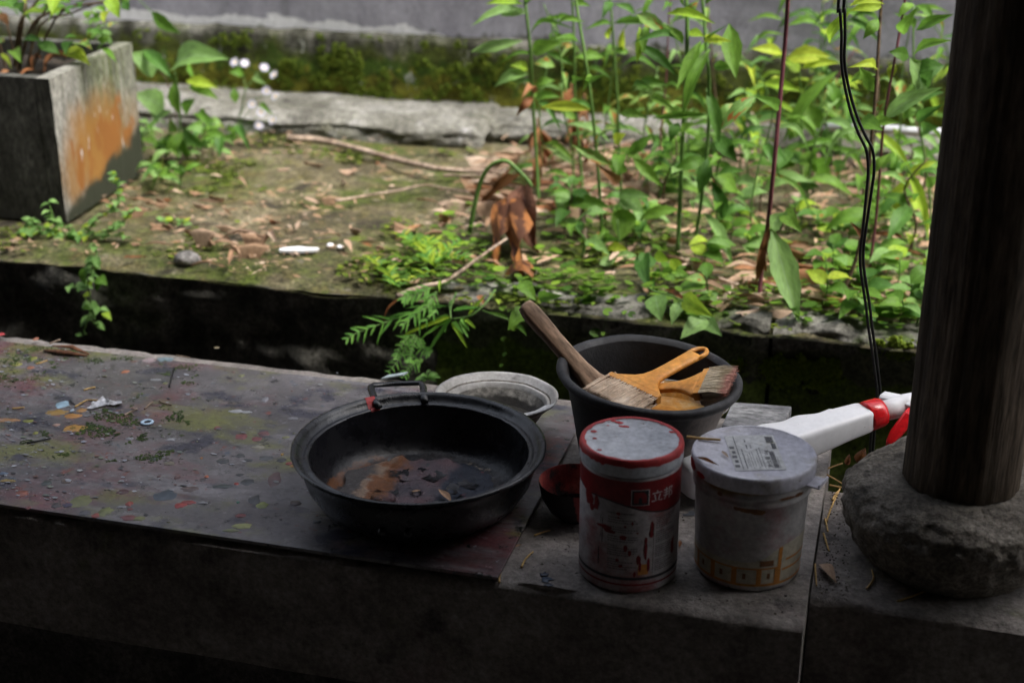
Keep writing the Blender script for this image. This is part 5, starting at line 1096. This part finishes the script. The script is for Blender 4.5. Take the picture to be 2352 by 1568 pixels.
# ------------------------------------------------------------------ ferns over the kerb corner
K6 = lambda x, y: ((900 + x / 4.238) * .9408, (580 + y / 4.238) * .9408)
pin = leaf_mesh('leaflet', 'pinna', .05, .1); pin.materials.append(G_fern)
def frond(parent, K, pts, Y0, Y1, Lp, n, wid, droop=.3, spread=62):
    q = smooth([ony(*K(*p), Y0 + (Y1 - Y0) * i / (len(pts) - 1)) for i, p in enumerate(pts)], 6)
    fr = MB().tube(q, [.0012 * (1 - .6 * i / len(q)) for i in range(len(q))], 5).build('frond', stem_green, parent, M=Matrix.Translation(-Vector(parent.location)))
    for k in range(n):
        t = (k + .6) / (n + .4); i = min(len(q) - 2, int(t * (len(q) - 1))); b = q[i].lerp(q[i + 1], t * (len(q) - 1) - i); d = (q[i + 1] - q[i]).normalized()
        sidev = d.cross((CC - b).normalized()).normalized(); L_ = Lp * (math.sin(math.pi * (.18 + .80 * t)) ** .7) * U(.5, 1.5)
        for s_ in (-1, 1):
            sp_ = R(spread + U(-22, 14)); dirv = (d * math.cos(sp_) + sidev * s_ * math.sin(sp_) + Vector((0, U(-.2, .1), -droop))).normalized()
            z = ((CC - b).normalized() + Vector((U(-.3, .3), 0, .8))); z = (z - dirv * z.dot(dirv)).normalized(); y_ = z.cross(dirv)
            o = link('leaflet', pin, None, fr); W = wid * U(.55, .9)
            o.matrix_local = Matrix.Translation(-Vector(parent.location)) @ Matrix(((dirv.x*L_, y_.x*W, z.x*L_, b.x), (dirv.y*L_, y_.y*W, z.y*L_, b.y), (dirv.z*L_, y_.z*W, z.z*L_, b.z), (0, 0, 0, 1)))
fa = empty('fern', onz(*K6(720, 480), 0), 'narrow fern spraying left over the drain from the terrace corner', 'fern')
frond(fa, K6, [(640,600),(480,760),(250,850),(50,920),(-130,990),(-240,1060)], 1.80, 1.70, .026, 11, .0044, spread=42)
frond(fa, K6, [(700,560),(620,700),(480,800),(330,920)], 1.80, 1.72, .027, 8, .0044, spread=42)
frond(fa, K6, [(560,560),(430,590),(340,650)], 1.80, 1.76, .022, 6, .0042, spread=42)
frond(fa, K6, [(640,520),(560,560),(420,620),(360,680)], 1.81, 1.76, .022, 7, .0042, spread=42)
frond(fa, K6, [(640,620),(650,700),(700,760),(560,880)], 1.80, 1.74, .024, 7, .004, spread=42)
fb = empty('fern', onz(*K6(900, 540), 0), 'forked fern with long finger-like leaflets hanging at the kerb corner', 'fern')
fr_tips = [((850,830),(370,1010)),((840,850),(535,1050)),((860,850),(595,1235)),((860,880),(1020,1145)),((940,860),(1035,1040)),((960,840),(1045,970)),((1000,850),(1105,940)),((830,810),(650,870)),((890,760),(1150,730)),((1040,800),(1220,590)),((880,880),(980,1000)),((800,900),(790,985))]
stem(fb, [ony(*K6(1310, 540), 1.80), ony(*K6(1200, 690), 1.775), ony(*K6(1050, 810), 1.76), ony(*K6(860, 840), 1.755)], .0016, .0010, stem_green)
stem(fb, [ony(*K6(905, 570), 1.815), ony(*K6(850, 720), 1.78), ony(*K6(850, 840), 1.76)], .0014, .0010, stem_green)
stem(fb, [ony(*K6(1170, 750), 1.79), ony(*K6(1300, 800), 1.78), ony(*K6(1450, 850), 1.78)], .0008, .0008, stem_green)
for i, (b, t) in enumerate(fr_tips): put_leaf(fb, ony(*K6(*b), 1.757), ony(*K6(*t), 1.757 + U(-.05, .02)), .0052, 'pinna', G_fern if i % 3 else G_lime, .06, hint=(0, -.6, 1), name='leaflet')
for bx, by, tx, ty, w_, mt in ((910,570,880,690,22,G_dark),(870,640,830,760,44,G_dark),(740,440,735,580,34,G_lime),(1060,700,1160,720,70,G_lime),(350,620,150,860,34,D_brown),(1130,600,1190,690,70,D_brown),(1330,640,1350,700,60,G_lime)):
    put_leaf(fb, ony(*K6(bx, by), 1.80), ony(*K6(tx, ty), 1.78), w_ / 4.238 * .94 * 2.0 / FPX, lan, mt, .12)
fc = empty('fern', ony(*K6(450, 1000), 1.80), 'shaded lacy fern growing low in the drain wall behind the pan handle', 'fern')
for pts in ([(480,1000),(400,1120),(300,1280),(190,1400)], [(500,1020),(440,1180),(420,1290)], [(520,1040),(560,1140),(640,1200)], [(560,1260),(440,1330),(330,1450)], [(420,1020),(380,1060),(300,1180),(280,1260)]): frond(fc, K6, pts, 1.79, 1.72, .013, 9, .0034)
for k, (tx, ty) in enumerate(((470,1480),(540,1420),(640,1370),(720,1410),(750,1450),(700,1490),(560,1490))):
    put_leaf(fc, ony(*K6(610, 1450), 1.70), ony(*K6(tx, ty), 1.69), .0085, 'pinna', G_vine, .08, hint=(0, -.6, 1))
# spiky moss-fern on terrace, left of corner
fd = empty('fern', onz(*K6(730, 330), 0), 'bright feathery fern lying on the terrace beside the dried leaves', 'fern')
for pts in ([(700,330),(620,230),(560,120),(480,60),(330,-20)], [(700,320),(760,180),(850,110),(1000,60)], [(690,330),(640,160),(600,60)], [(680,330),(300,500),(230,400),(170,330),(20,220)], [(700,300),(800,220),(1000,240)], [(700,330),(570,150),(640,90),(700,20)]):
    K = K6; q = [onz(*K(*p), .012 + .012 * math.sin(i)) for i, p in enumerate(pts)]
    q = smooth(q, 6); fr = MB().tube(q, .0009, 5).build('frond', stem_green, fd, M=Matrix.Translation(-Vector(fd.location)))
    for k in range(1, len(q) - 1, 1):
        d = (q[k + 1] - q[k - 1]).normalized(); sv = Vector((-d.y, d.x, 0)).normalized()
        for s_ in (-1, 1):
            b = q[k]; t = b + d * .010 + sv * s_ * U(.010, .018) + Vector((0, 0, U(.0, .012))); o = put_leaf(fd, b, t, .0040, 'pinna', G_lime if rnd.random() < .6 else G_fern, .08, name='leaflet')
# trailing pennywort below the kerb
pw = empty('trailing_pennywort', Vector((-.47, 1.84, 0)), 'trailing round-leaved pennywort dangling in front of the kerb face', 'creeper')
def disc_leaf(name, r, mat):
    n = 12; vs = [(0, 0, -.12)] + [(math.cos(2*math.pi*(i+.3)/n) * (1 - .06 * (i % 2)), math.sin(2*math.pi*(i+.3)/n) * (1 - .06 * (i % 2)), .03) for i in range(n - 1)]
    fs = [(0, i, i + 1) for i in range(1, n - 1)]
    me = bpy.data.meshes.new(name); me.from_pydata(vs, [], fs); me.materials.append(mat); me.polygons.foreach_set('use_smooth', [True] * len(fs)); return me
dl = disc_leaf('round_leaf', 1, G_cover)
K7 = lambda x, y: (1147.8 + .256 * x, 658.6 + .256 * y)
for strand in ([(30,190),(80,210),(40,300)], [(35,465),(45,600),(30,640),(15,705)], [(915,190),(965,220),(945,330),(920,415),(855,410)], [(1190,180),(1120,230),(1180,245)], [(120,370),(60,260)], [(560,60),(600,30),(700,70)]):
    q = [ony(*K7(*p), 1.825) for p in strand]; stem(pw, q, .0006, .0005, stem_green)
for x, y, r in ((30,190,36),(85,215,20),(130,370,34),(35,465,32),(45,605,26),(15,705,22),(970,222,48),(1120,230,26),(1185,247,40),(858,410,56),(930,418,26),(840,150,20),(1270,110,40)):
    c = ony(*K7(x, y), 1.818); o = link('leaf', dl, None, pw); rr = r * .256 * 1.95 / FPX
    o.matrix_local = Matrix.Translation(c - Vector(pw.location)) @ Vector((U(-.2, .2), -.55, 1)).to_track_quat('Z', 'Y').to_matrix().to_4x4() @ Matrix.Diagonal((rr, rr, rr, 1))

# ------------------------------------------------------------------ ground cover, moss and litter
def scatter_discs(name, n, fn, mat, label, cat):
    m = MB()
    for i in range(n):
        x, y, z, r = fn()
        a0 = U(0, 6.28); tx, ty = U(-.35, .35), U(-.5, .15); nn = 7
        vs = [(x, y, z)] + [(x + r * math.cos(a0 + 2*math.pi*k/nn), y + r * math.sin(a0 + 2*math.pi*k/nn), z + r * (tx * math.cos(a0 + 2*math.pi*k/nn) + ty * math.sin(a0 + 2*math.pi*k/nn)) + r * .15) for k in range(nn)]
        m.add(vs, [(0, k + 1, (k + 1) % nn + 1) for k in range(nn)])
    o = m.build(name, mat); tag(o, label, cat, kind='stuff'); return o
def cover():
    while True:
        x = U(-.72, .75); y = 1.846 + abs(rnd.gauss(0, .20))
        d = fbm((x, y, 0), 5, 12) + .25 - max(0, (y - 2.15)) * 1.6 - max(0, -.45 - x) * 1.2
        if y < 2.6 and rnd.random() < max(.03, min(1, .45 + d)): return x, y, U(.004, .028), U(.0028, .0075) if rnd.random() < .75 else U(.0075, .012)
scatter_discs('pennywort_carpet', 3000, cover, G_cover, 'carpet of small bright round-leaved pennywort along the kerb', 'ground cover')
def mossf():
    while True:
        x = U(-1.5, .6); y = U(1.815, 2.64)
        d = fbm((x, y, 0), 6, 21)
        if x > -.6 and y < 1.9: d += .3
        if d > .24: return x, y, U(.0, .006), U(.002, .0055)
scatter_discs('moss_cushions', 5200, mossf, G_moss, 'olive green moss cushions dotted over the damp terrace', 'moss')
def wallmoss():
    m = MB()
    for i in range(6000):
        while True:
            x = U(-2.2, .5); z = U(.035, .172)
            d = .35 * fbm((x, 0, z), 7, 31) + .6 * fbm((x, 0, z), 30, 33) + (.10 - z) * 1.6 + .18 * math.exp(-((x + 1.0) / .35) ** 2)
            if d > .22: break
        y = 2.866 - U(0, .006); r = U(.0015, .0048); a0 = U(0, 6.28); nn = 5
        vs = [(x, y - .003, z)] + [(x + r * math.cos(a0 + 2*math.pi*k/nn), y + U(-.002, .003), z + r * math.sin(a0 + 2*math.pi*k/nn)) for k in range(nn)]
        m.add(vs, [(0, k + 1, (k + 1) % nn + 1) for k in range(nn)])
    o = m.build('plinth_moss', G_moss); tag(o, 'thick green moss growing over the courtyard wall plinth', 'moss', kind='stuff')
wallmoss()
def kerbmoss():
    m = MB()
    for i in range(1500):
        cx, cy, sp = rnd.choice(((1790, 860, 38), (1835, 850, 40), (1760, 845, 30), (1880, 870, 34), (1900, 845, 22), (2060, 800, 30), (1700, 842, 20)))
        p = ony(cx + rnd.gauss(0, sp * .6), cy + rnd.gauss(0, sp * .35), 1.833); r = U(.002, .005); a0 = U(0, 6.28); nn = 5
        vs = [(p.x, p.y - U(.002, .008), p.z + .002)] + [(p.x + r * math.cos(a0 + 2*math.pi*k/nn), p.y + U(-.003, .003), p.z + r * math.sin(a0 + 2*math.pi*k/nn)) for k in range(nn)]
        m.add(vs, [(0, k + 1, (k + 1) % nn + 1) for k in range(nn)])
    o = m.build('kerb_moss', leafmat('bright kerb moss', [(.14,.22,.02),(.24,.32,.03),(.10,.16,.015)], .4, .8, 0)); tag(o, 'green moss tufts clinging to the kerb face right of the black bowl', 'moss', kind='stuff')
kerbmoss()
def lay(px, py, L_, W, ang, mat, label, group, z=0.006, kind='lance', name='dry_leaf', arch=None, tilt=.12, curl=0):
    p = onz(px, py, z); d = Vector((math.cos(ang) * L_ / 2, math.sin(ang) * L_ / 2, U(-tilt, tilt) * L_ / 2))
    b, t = p - d, p + d
    b.z = max(b.z, z); t.z = max(t.z, z)
    if rnd.random() < .35: kind = 'dead' if W < .011 else kind
    L_ *= U(.7, 1.15); curl = rnd.choice((0, 0, .3, .6))
    o = put_leaf(None, b, t, W, kind, mat, U(.02, .10) if arch is None else arch, hint=(U(-.5, .5), U(-.5, .5), 1), name=name, curl=curl)
    return tag(o, label, 'leaf', group)
# counted leaves: three patches on the terrace
for i in range(46):
    x, y = rnd.gauss(760, 190), rnd.gauss(960, 90)
    if y > 1180 + (x - 600) * .12: y = 1050
    lay(*K1(x, y), U(.022, .055), U(.004, .009), U(-.9, .5), D_tan if rnd.random() < .8 else D_brown, 'dry narrow leaf lying on the mossy terrace between planter and daisies', 'dry leaves on the left terrace')
for k, (x, y, a) in enumerate(((1020,1120,.25),(1060,1150,-.6),(1150,1140,.45),(1000,1080,-.3),(960,1100,-.8),(1050,1180,-1.2),(1110,1085,.1),(930,1070,-.2),(1170,1070,0),(1240,1080,-.9))):
    lay(*K1(x, y), U(.045, .07), U(.007, .011), a, D_tan, 'pinkish tan dry leaf in the heap on moss near the terrace edge', 'heaped dry leaves near the pebble', z=.010 + .002 * k)
for i in range(22):
    lay(*K2(U(20, 1000), U(720, 1260)), U(.02, .05), U(.004, .009), U(-1.2, .9), D_tan if rnd.random() < .7 else D_brown, 'small dry leaf scattered on the open mossy terrace', 'scattered leaves on the open terrace')
for k, (x, y, a, L_, W) in enumerate(((725,1035,-.5,.055,.014),(765,1215,1.2,.05,.013),(878,1195,1.3,.03,.010),(770,1280,1.0,.03,.010),(870,1090,.3,.06,.012),(990,1180,.2,.05,.022),(1010,900,-.2,.06,.012),(960,935,.05,.07,.010))):
    lay(*K2(x, y), L_, W, a, D_tan, 'pale dry leaf among the feathery fern on the terrace', 'dry leaves in the fern', z=.012)
for i in range(150):
    x, y = U(420, 1300), U(690, 980)
    lay(*K3(x - 300, y), U(.03, .085), U(.007, .015), U(-.8, .7), D_tan if rnd.random() < .85 else D_brown, 'dry leaf in the thick litter behind the slender weeds', 'leaf litter at the back of the bed', z=U(.004, .022))
for i in range(80):
    x, y = U(-100, 1000), U(1060, 1420)
    lay(*K4(x, y), U(.03, .08), U(.007, .014), U(-.9, .9), D_tan if rnd.random() < .75 else D_brown, 'dry leaf in the litter beneath the right hand weeds', 'leaf litter beneath the right weeds', z=U(.004, .015))
def litter():
    m = MB()
    for i in range(1300):
        while True:
            x = U(-1.0, .8); y = U(1.92, 2.76)
            if rnd.random() < min(1, max(.05, (x + .85) * 1.6)) * (.35 if y < 2.2 else 1): break
        a = U(0, 6.28); L_ = U(.015, .06); W = L_ * U(.12, .22); z = U(.002, .016); dz = U(-.006, .006)
        d = Vector((math.cos(a), math.sin(a), 0)); s_ = Vector((-d.y, d.x, U(-.5, .5))); c = Vector((x, y, z))
        vs = [c - d * L_/2, c - d * L_*.15 + s_ * W/2 + Vector((0, 0, .003)), c - d * L_*.15 - s_ * W/2 + Vector((0, 0, .003)), c + d * L_*.2 + s_ * W*.4 + Vector((0, 0, .003)), c + d * L_*.2 - s_ * W*.4 + Vector((0, 0, .003)), c + d * L_/2 + Vector((0, 0, dz))]
        m.add([(p.x, p.y, max(p.z, .002)) for p in vs], [(0, 2, 1), (1, 2, 4, 3), (3, 4, 5)])
    o = m.build('leaf_litter', D_tan); tag(o, 'fine dead leaf litter carpeting the weed bed floor', 'leaf litter', kind='stuff')
litter()
def bits():
    m = MB()
    for i in range(1000):
        while True:
            x = U(-1.35, -.45); y = U(1.83, 2.66)
            if fbm((x, y, 0), 4, 41) + (.35 if x < -.95 else 0) > U(-.2, .7): break
        a = rnd.gauss(0, .7); L_ = U(.005, .026); W = U(.0008, .0026); z = U(.004, .009); d = Vector((math.cos(a), math.sin(a), U(-.1, .1))); s_ = Vector((-d.y, d.x, U(-.6, .6))); c = Vector((x, y, z))
        m.add([c - d * L_/2, c + s_ * W, c + d * L_/2, c - s_ * W], [(0, 1, 2, 3)])
    o = m.build('terrace_crumbs', D_tan); tag(o, 'tiny leaf crumbs and needles scattered over the open terrace', 'leaf litter', kind='stuff')
bits()
def strand(name, pts, K, z, r0, r1, mat, label, cat, group=None):
    p3 = []
    for i, p in enumerate(pts):
        zz = z[i] if isinstance(z, (list, tuple)) else z
        p3.append(onz(*K(*p), zz))
    q = smooth(p3, 5); n_ = len(q)
    q = [p + Vector((0, 0, .0012 * nz(p, 40, 3))) for p in q]
    return tag(MB().tube(q, [r0 + (r1 - r0) * i / (n_ - 1) for i in range(n_)], 7).build(name, mat), label, cat, group)
strand('dry_branch', [(190,630),(330,640),(450,665),(600,705),(760,745),(900,772),(1100,780),(1330,770)], K2, .014, .0075, .004, twig_mat, 'long bare branch lying across the back of the terrace', 'branch')
strand('dry_twig', [(410,915),(560,890),(700,868),(810,845),(920,860),(1060,885)], K2, .010, .003, .0016, twig_mat, 'thin curved twig lying mid terrace in front of the long branch', 'twig')
strand('dry_twig', [(690,1350),(780,1312),(890,1288),(960,1250),(1060,1175),(1190,1088)], K2, [.012,.012,.014,.02,.03,.045], .0038, .0020, twig_mat, 'bent pale twig leaning over the terrace corner by the ferns', 'twig')
strand('dry_twig', [(500,760),(640,690),(800,650),(980,600),(1100,560)], K3, .014, .003, .002, twig_mat, 'thin twig slanting through the litter behind the slender weeds', 'twig')
strand('dry_twig', [(900,800),(1010,800),(1150,790),(1280,770)], K2, .02, .003, .002, twig_mat, 'short twig lying against the long branch', 'twig')
strand('dry_twig', [(880,935),(980,928),(1110,920)], K2, .012, .0026, .002, twig_mat, 'straight straw-coloured twig near the bent magnolia stalk', 'twig')
strand('dry_twig', [(240,500),(270,560),(295,680)], K4, [.06,.04,.01], .0045, .004, twig_mat, 'stub of broken twig standing before the plinth left of the pipe', 'twig')
strand('dry_twig', [(100,600),(230,575),(370,545)], K4, .05, .003, .002, twig_mat, 'thin twig crossing above the footing near the purple stem', 'twig')
strand('dry_twig', [(610,820),(760,850),(900,880),(1080,900)], K4, .012, .003, .002, twig_mat, 'dark twig lying under the weeds left of the column', 'twig')
strand('dry_twig', [(600,950),(605,1020),(610,1100)], K3, [.05,.025,0], .005, .005, twig_mat, 'short pale stake-like stub below the slender weeds', 'twig')
pp = empty('pvc_pipe', Vector((-.14, 2.72, .045)), 'grey plastic pipe with an elbow running along the footing at right', 'pipe')
Mp = Matrix.Translation(-Vector(pp.location))
MB().tube([ony(1905, 290, 2.72), ony(2040, 297, 2.72), ony(2420, 322, 2.72)], .0085, 14).build('pipe_run', pipe_mat, pp, M=Mp)
MB().tube(smooth([ony(1890, 330, 2.72), ony(1888, 305, 2.72), ony(1897, 290, 2.72), ony(1925, 290, 2.72), ony(1945, 291, 2.72)], 5), .0112, 14).build('elbow', pipe_mat, pp, M=Mp)
# small things on the terrace
def pebble(name, c, a, b, h, mat, label, cat):
    m = MB().lathe([(0, -.3), (.7, -.25), (1, .1), (.85, .6), (.45, .95), (0, 1)], 14, lambda t, r, z: (r * (1 + .22 * nz((math.cos(t), math.sin(t), z), 1.8, 3)), z))
    return tag(m.build(name, mat, M=Matrix.Translation(c) @ Matrix.Diagonal((a, b, h, 1))), label, cat)
pebble('pebble', onz(*K1(855, 1190), .004), .022, .015, .016, pebble_mat, 'single grey pebble near the terrace edge', 'stone')
cs = onz(*K2(242, 1143), .004); n = 14
m = MB(); ol = [(-1, .0), (-.7, .35), (-.1, .55), (.3, .35), (1, .2), (.95, -.25), (.2, -.4), (-.9, -.35)]
m.loft([[cs + RT * (x * .030) + Vector((0, y * .022, z)) for x, y in ol] for z in (0, .0035)]); tag(m.build('white_shard', shard_mat, smooth=False), 'thin white shard lying flat on the terrace', 'shard')
for (x, y), l in zip(((430, 1128), (385, 1120), (1070, 300)), ('tiny white fragment', 'tiny pale fragment', '')):
    if l: pebble('white_fragment', onz(*K2(x, y), .002), .006, .005, .004, shard_mat, l + ' right of the white shard on the terrace' if x > 400 else l + ' just left of another near the white shard', 'fragment')

# ------------------------------------------------------------------ bits lying on the bench
K8 = lambda x, y: (.2 * x, 752.6 + .2 * y)       # detail crop of the bench's left end
def onbench(name, mesh_fn, label, cat): pass
z0 = SZ + .0008
def bit(px, py, L_, W, ang, mat, label, cat='leaf', z=z0, kind='lance', arch=.06, group=None, name='dry_leaf'):
    p = onz(px, py, z); d = Vector((math.cos(ang), math.sin(ang), 0)) * L_ / 2
    o = put_leaf(None, p - d, p + d, W, kind, mat, arch, hint=(U(-.2, .2), U(-.3, .1), 1), name=name)
    return tag(o, label, cat, group)
m = MB(); a = onz(*K8(510, 258), SZ + .002); b = onz(*K8(1000, 318), SZ + .002); c = onz(*K8(600, 208), SZ + .006); 
tag(MB().tube([a, a.lerp(b, .5) + Vector((0, -.003, .002)), b], [.002, .0055, .0015], 7, flat=.5).build('pod_husk', dead_mat), 'dark split seed husk lying at the back left of the bench', 'husk')
tag(MB().tube([c, c.lerp(b, .5) + Vector((0, .004, .004)), b + Vector((.002, .002, .001))], [.0015, .0045, .0015], 7, flat=.45).build('pod_husk', dead_mat), 'second half of the split husk, leaning above the first', 'husk')
cr = MB(); cc_ = onz(*K8(1240, 880), z0); 
cr.grid(14, 8, lambda u, v: tuple(cc_ + Vector(((u - .5) * .036 * (1 - .3 * v), (v - .5) * .022 * (1 - .7 * u) * (1 + .5 * math.sin(u * 9)) + (u * .012 - .006), .0012 + .010 * max(0, fbm((u * 2, v * 2, 0), 2.2, 6)) * (1 - .6 * u)))))
tag(cr.build('crumpled_scrap', paper_mat), 'crumpled white scrap right of the pale blue paint blob', 'scrap')
tag(MB().lathe([(.0040, 0), (.0075, 0), (.0078, .0008), (.0070, .0016), (.0046, .0016), (.0040, .0008), (.0040, 0)], 28).build('plastic_washer', splat_mat((.42, .56, .70)), M=Matrix.Translation(onz(*K8(1690, 1088), z0))), 'small pale blue ring lying on the sheet', 'ring')
for pts, lab_ in (([(860,905),(940,860),(1005,828)], 'short straw touching a second one behind the blue blob'), ([(1015,830),(1100,832),(1175,838)], 'flat straw meeting another behind the blue blob'), ([(1425,1005),(1500,965),(1575,930)], 'frayed tan splinter below the white scrap'), ([(960,710),(1030,690),(1095,678)], 'pale straw near the green stain behind the blob'), ([(410,408),(480,390),(545,368)], 'cream straw near the split husk'), ([(140,930),(210,924),(280,915)], 'pale straw left of the blue blob'), ([(570,185),(630,160),(690,140)], 'grey straw at the back edge above the husk'), ([(1660,925),(1710,885),(1755,855)], 'whitish chip standing on the sheet right of the splinter'), ([(1830,838),(1880,868),(1970,890)], 'wavy grey thread right of the whitish chip'), ([(2020,310),(2100,325),(2180,340)], 'tan splinter at the back bench edge'), ([(310,1318),(440,1300),(580,1270)], 'black twig lying across the left end of the sheet'), ([(805,830),(830,855),(858,880)], 'short dark twig touching the blue blob'), ([(1945,680),(1975,540),(2005,450)], 'very fine dark thread at the back of the sheet')):
    dark = 'black' in lab_ or 'dark' in lab_
    strand('straw' if not dark else 'dark_twig', pts, K8, z0 + .0006, .0011, .0009, (straw_mat if 'straw' in lab_ and 'grey' not in lab_ else twig_mat) if not dark else cable_mat, lab_, 'straw' if not dark else 'twig')
fk = MB()
for i in range(900):
    while True:
        px, py = abs(rnd.gauss(0, 300)), U(770, 1150)
        p = onz(px, py, SZ + .0003)
        if p.y > 1.494: p = onz(px, py, .0006)
        if 1.12 < p.y < 1.525 and p.x > -1.25 and rnd.random() < math.exp(-max(0, p.x + .95) * 3): break
    r = U(.0006, .0014) if rnd.random() < .75 else U(.0014, .0034); a0 = U(0, 6.28); n = 5; e = U(.3, .8); t = U(-.4, .4)
    vs = [(p.x + r * math.cos(a0 + 2*math.pi*k/n) * 1.2, p.y + r * e * math.sin(a0 + 2*math.pi*k/n), p.z + r * .25 + r * t * math.sin(2*math.pi*k/n) * .5) for k in range(n)]
    fk.add(vs, [tuple(range(n))])
FK = leafmat('paint flake', [(.06,.08,.05),(.35,.36,.40),(.08,.08,.09),(.30,.32,.38),(.12,.14,.07),(.45,.46,.5),(.04,.04,.045),(.22,.12,.1)], 0, .4, 0)
tag(fk.build('paint_flakes', FK, smooth=False), 'crumbs and flakes of dried paint strewn over the left of the sheet', 'paint flakes', kind='stuff')
ms = MB()
for i in range(1500):
    while True:
        px, py = U(0, 460), U(790, 1060); p = onz(px, py, SZ + .0004)
        if p.y < 1.49 and .6 * fbm((p.x, p.y, 0), 9, 15) + .6 * fbm((p.x, p.y, 0), 45, 16) > .25 + (p.x + 1.0) * .5: break
    r = U(.0006, .0020); a0 = U(0, 6.28)
    ms.add([(p.x, p.y, p.z + .001)] + [(p.x + r * math.cos(a0 + 2*math.pi*k/5), p.y + r * .8 * math.sin(a0 + 2*math.pi*k/5), p.z) for k in range(5)], [(0, k + 1, (k + 1) % 5 + 1) for k in range(5)])
tag(ms.build('sheet_moss', surf('dark sheet moss', [(.035,.06,.015),(.06,.09,.02)], 30, 4, .9, 0)), 'dark green moss specks spreading over the left end of the sheet', 'moss', kind='stuff')
# leaves in the pan and on the bench
bit(1021, 1136, .030, .0075, 2.35 - R(0), D_tan, 'tan bamboo leaf lying inside the iron pan', z=.0215)
bit(956, 1127, .010, .003, .6, D_tan, 'tiny tan leaf scrap inside the iron pan', z=.0205)
c9 = lambda x, y: ((1300 + x / 3.136) * .9408, (980 + y / 3.136) * .9408)
def needle(pts, K, z, label, r=.0011, mat=None, group=None):
    return strand('pine_needle', pts, K, z, r, r * .7, mat or straw_mat, label, 'needle', group)
needle([(1180,272),(1300,282),(1440,295)], c9, [.121,.1212,.1215], 'flat tan needle lying on the tub lid rim', .0016)
bit(*c9(1475, 405), .016, .0035, -1.0, D_tan, 'short curved tan leaf left of the sticker on the tub lid', z=.1212)
bit(*c9(1335, 455), .026, .0042, -.45, D_mago, 'longer orange-tan leaf at the left of the tub lid', z=.1212)
c10 = lambda x, y: ((1800 + x / 2.044) * .9408, (900 + y / 2.044) * .9408)
bit(*c10(452, 1020), .036, .011, -1.05, D_tan, 'large curled tan leaf on the sill in front of the column base', z=-.011, arch=.12)
zsl = -.0125
for pts, lab_ in (([(388,975),(392,1030),(396,1080)], 'pale needle beside the large tan leaf'), ([(445,760),(470,690),(512,600)], 'long needle along the sill joint'), ([(475,655),(490,625),(512,605)], 'short needle beside the long one by the sill joint'), ([(525,568),(550,610),(572,665)], 'needle leaning on the column base'), ([(430,820),(445,865),(458,910)], 'needle on the grit at the sill joint'), ([(438,745),(447,780),(452,810)], 'small needle below the long needle on the joint'), ([(645,1098),(668,1070),(680,1045),(672,1005)], 'hooked needle in the middle of the sill'), ([(800,1155),(880,1130),(995,1090)], 'needle in the shade before the column base'), ([(412,508),(470,540),(525,575)], 'needle poking from behind the tub over the gap'), ([(415,505),(470,488),(525,470)], 'upper needle crossing the gap below the bottle'), ([(460,578),(510,590),(562,592)], 'lower needle bridging the gap beside the column base')):
    needle(pts, c10, zsl if 'gap' not in lab_ else -.004, lab_)
c11 = lambda x, y: ((680 + x / 2.904) * .9408, (880 + y / 2.904) * .9408)
for pts, lab_ in (([(1722,1465),(1750,1410),(1805,1355)], 'curved needle on bare concrete right of the sheet'), ([(1815,1240),(1870,1220),(1925,1205)], 'fine needle below the small red bowl'), ([(1565,1568),(1570,1520),(1588,1465)], 'curved needle at the front corner of the sheet')):
    needle(pts, c11, .0012, lab_)
bit(*c11(1680, 1315), .014, .004, .75, D_tan, 'small dry leaf at the right edge of the sheet', z=.001)
bit(*c9(1128, 1090), .015, .0035, -1.5, D_mago, 'orange leaf fragment between can and tub', z=.003)
pl_ = onz(906, 868, .004)
tag(MB().loft([[pl_ + Vector((x, y, z + x * .25)) for x, y in ((-.016, -.006), (.012, -.002), (.016, .006), (-.010, .004))] for z in (0.002, .004)]).build('pale_chip', splat_mat((.42, .50, .52)), smooth=False), 'pale blue-white chip sticking up behind the pan handle', 'chip')
gr = MB()
for i in range(700):
    k = rnd.random()
    p = onz(*c10(U(380, 560), U(560, 1160)), zsl) if k < .6 else onz(U(1200, 1850), U(1150, 1430), .0012)
    if p.y < 1.11 or (k < .6 and not (-.03 < p.x < .05)): continue
    r = U(.0005, .0018); vs = [p + Vector((U(-1, 1), U(-1, 1), U(-.2, 1))) * r for _ in range(5)]
    gr.add(vs, [(0, 1, 2), (0, 2, 3), (0, 3, 4), (1, 3, 2), (0, 4, 1)])
tag(gr.build('grit', surf('dark grit', [(.03,.025,.02),(.12,.10,.08)], 60, 4, .9, 0), smooth=False), 'dark grit and crumbs strewn on the bench end and sill', 'grit', kind='stuff')
for (x, y, rx, ry, c) in ((1255,1330,14,5,(.05,.07,.11)),(1248,1318,9,4,(.04,.05,.08)),(1262,1342,10,3,(.05,.06,.09)),(1600,1180,20,7,(.08,.085,.10))):
    m = splat(x, y, rx, ry, c, None, z=.0012, th=.0003, irr=.7); o = m.build('paint_stain', splat_mat(c), bn, M=Mb)
# scraggly dry leaf in the gap behind the sill
for bx, by, tx, ty, w_, l in ((600,470,640,395,60,'crumpled brown leaf wedged in the gap under the spray bottle'),(545,480,560,425,30,'narrow orange leaf upright in the gap under the spray bottle')):
    o = put_leaf(None, ony(*c10(bx, by), 1.44), ony(*c10(tx, ty), 1.45), w_ / 2.044 * .94 * 1.55 / FPX, ova, D_mago, .2, hint=(0, -1, .5), name='dry_leaf', curl=.4); tag(o, l, 'leaf')
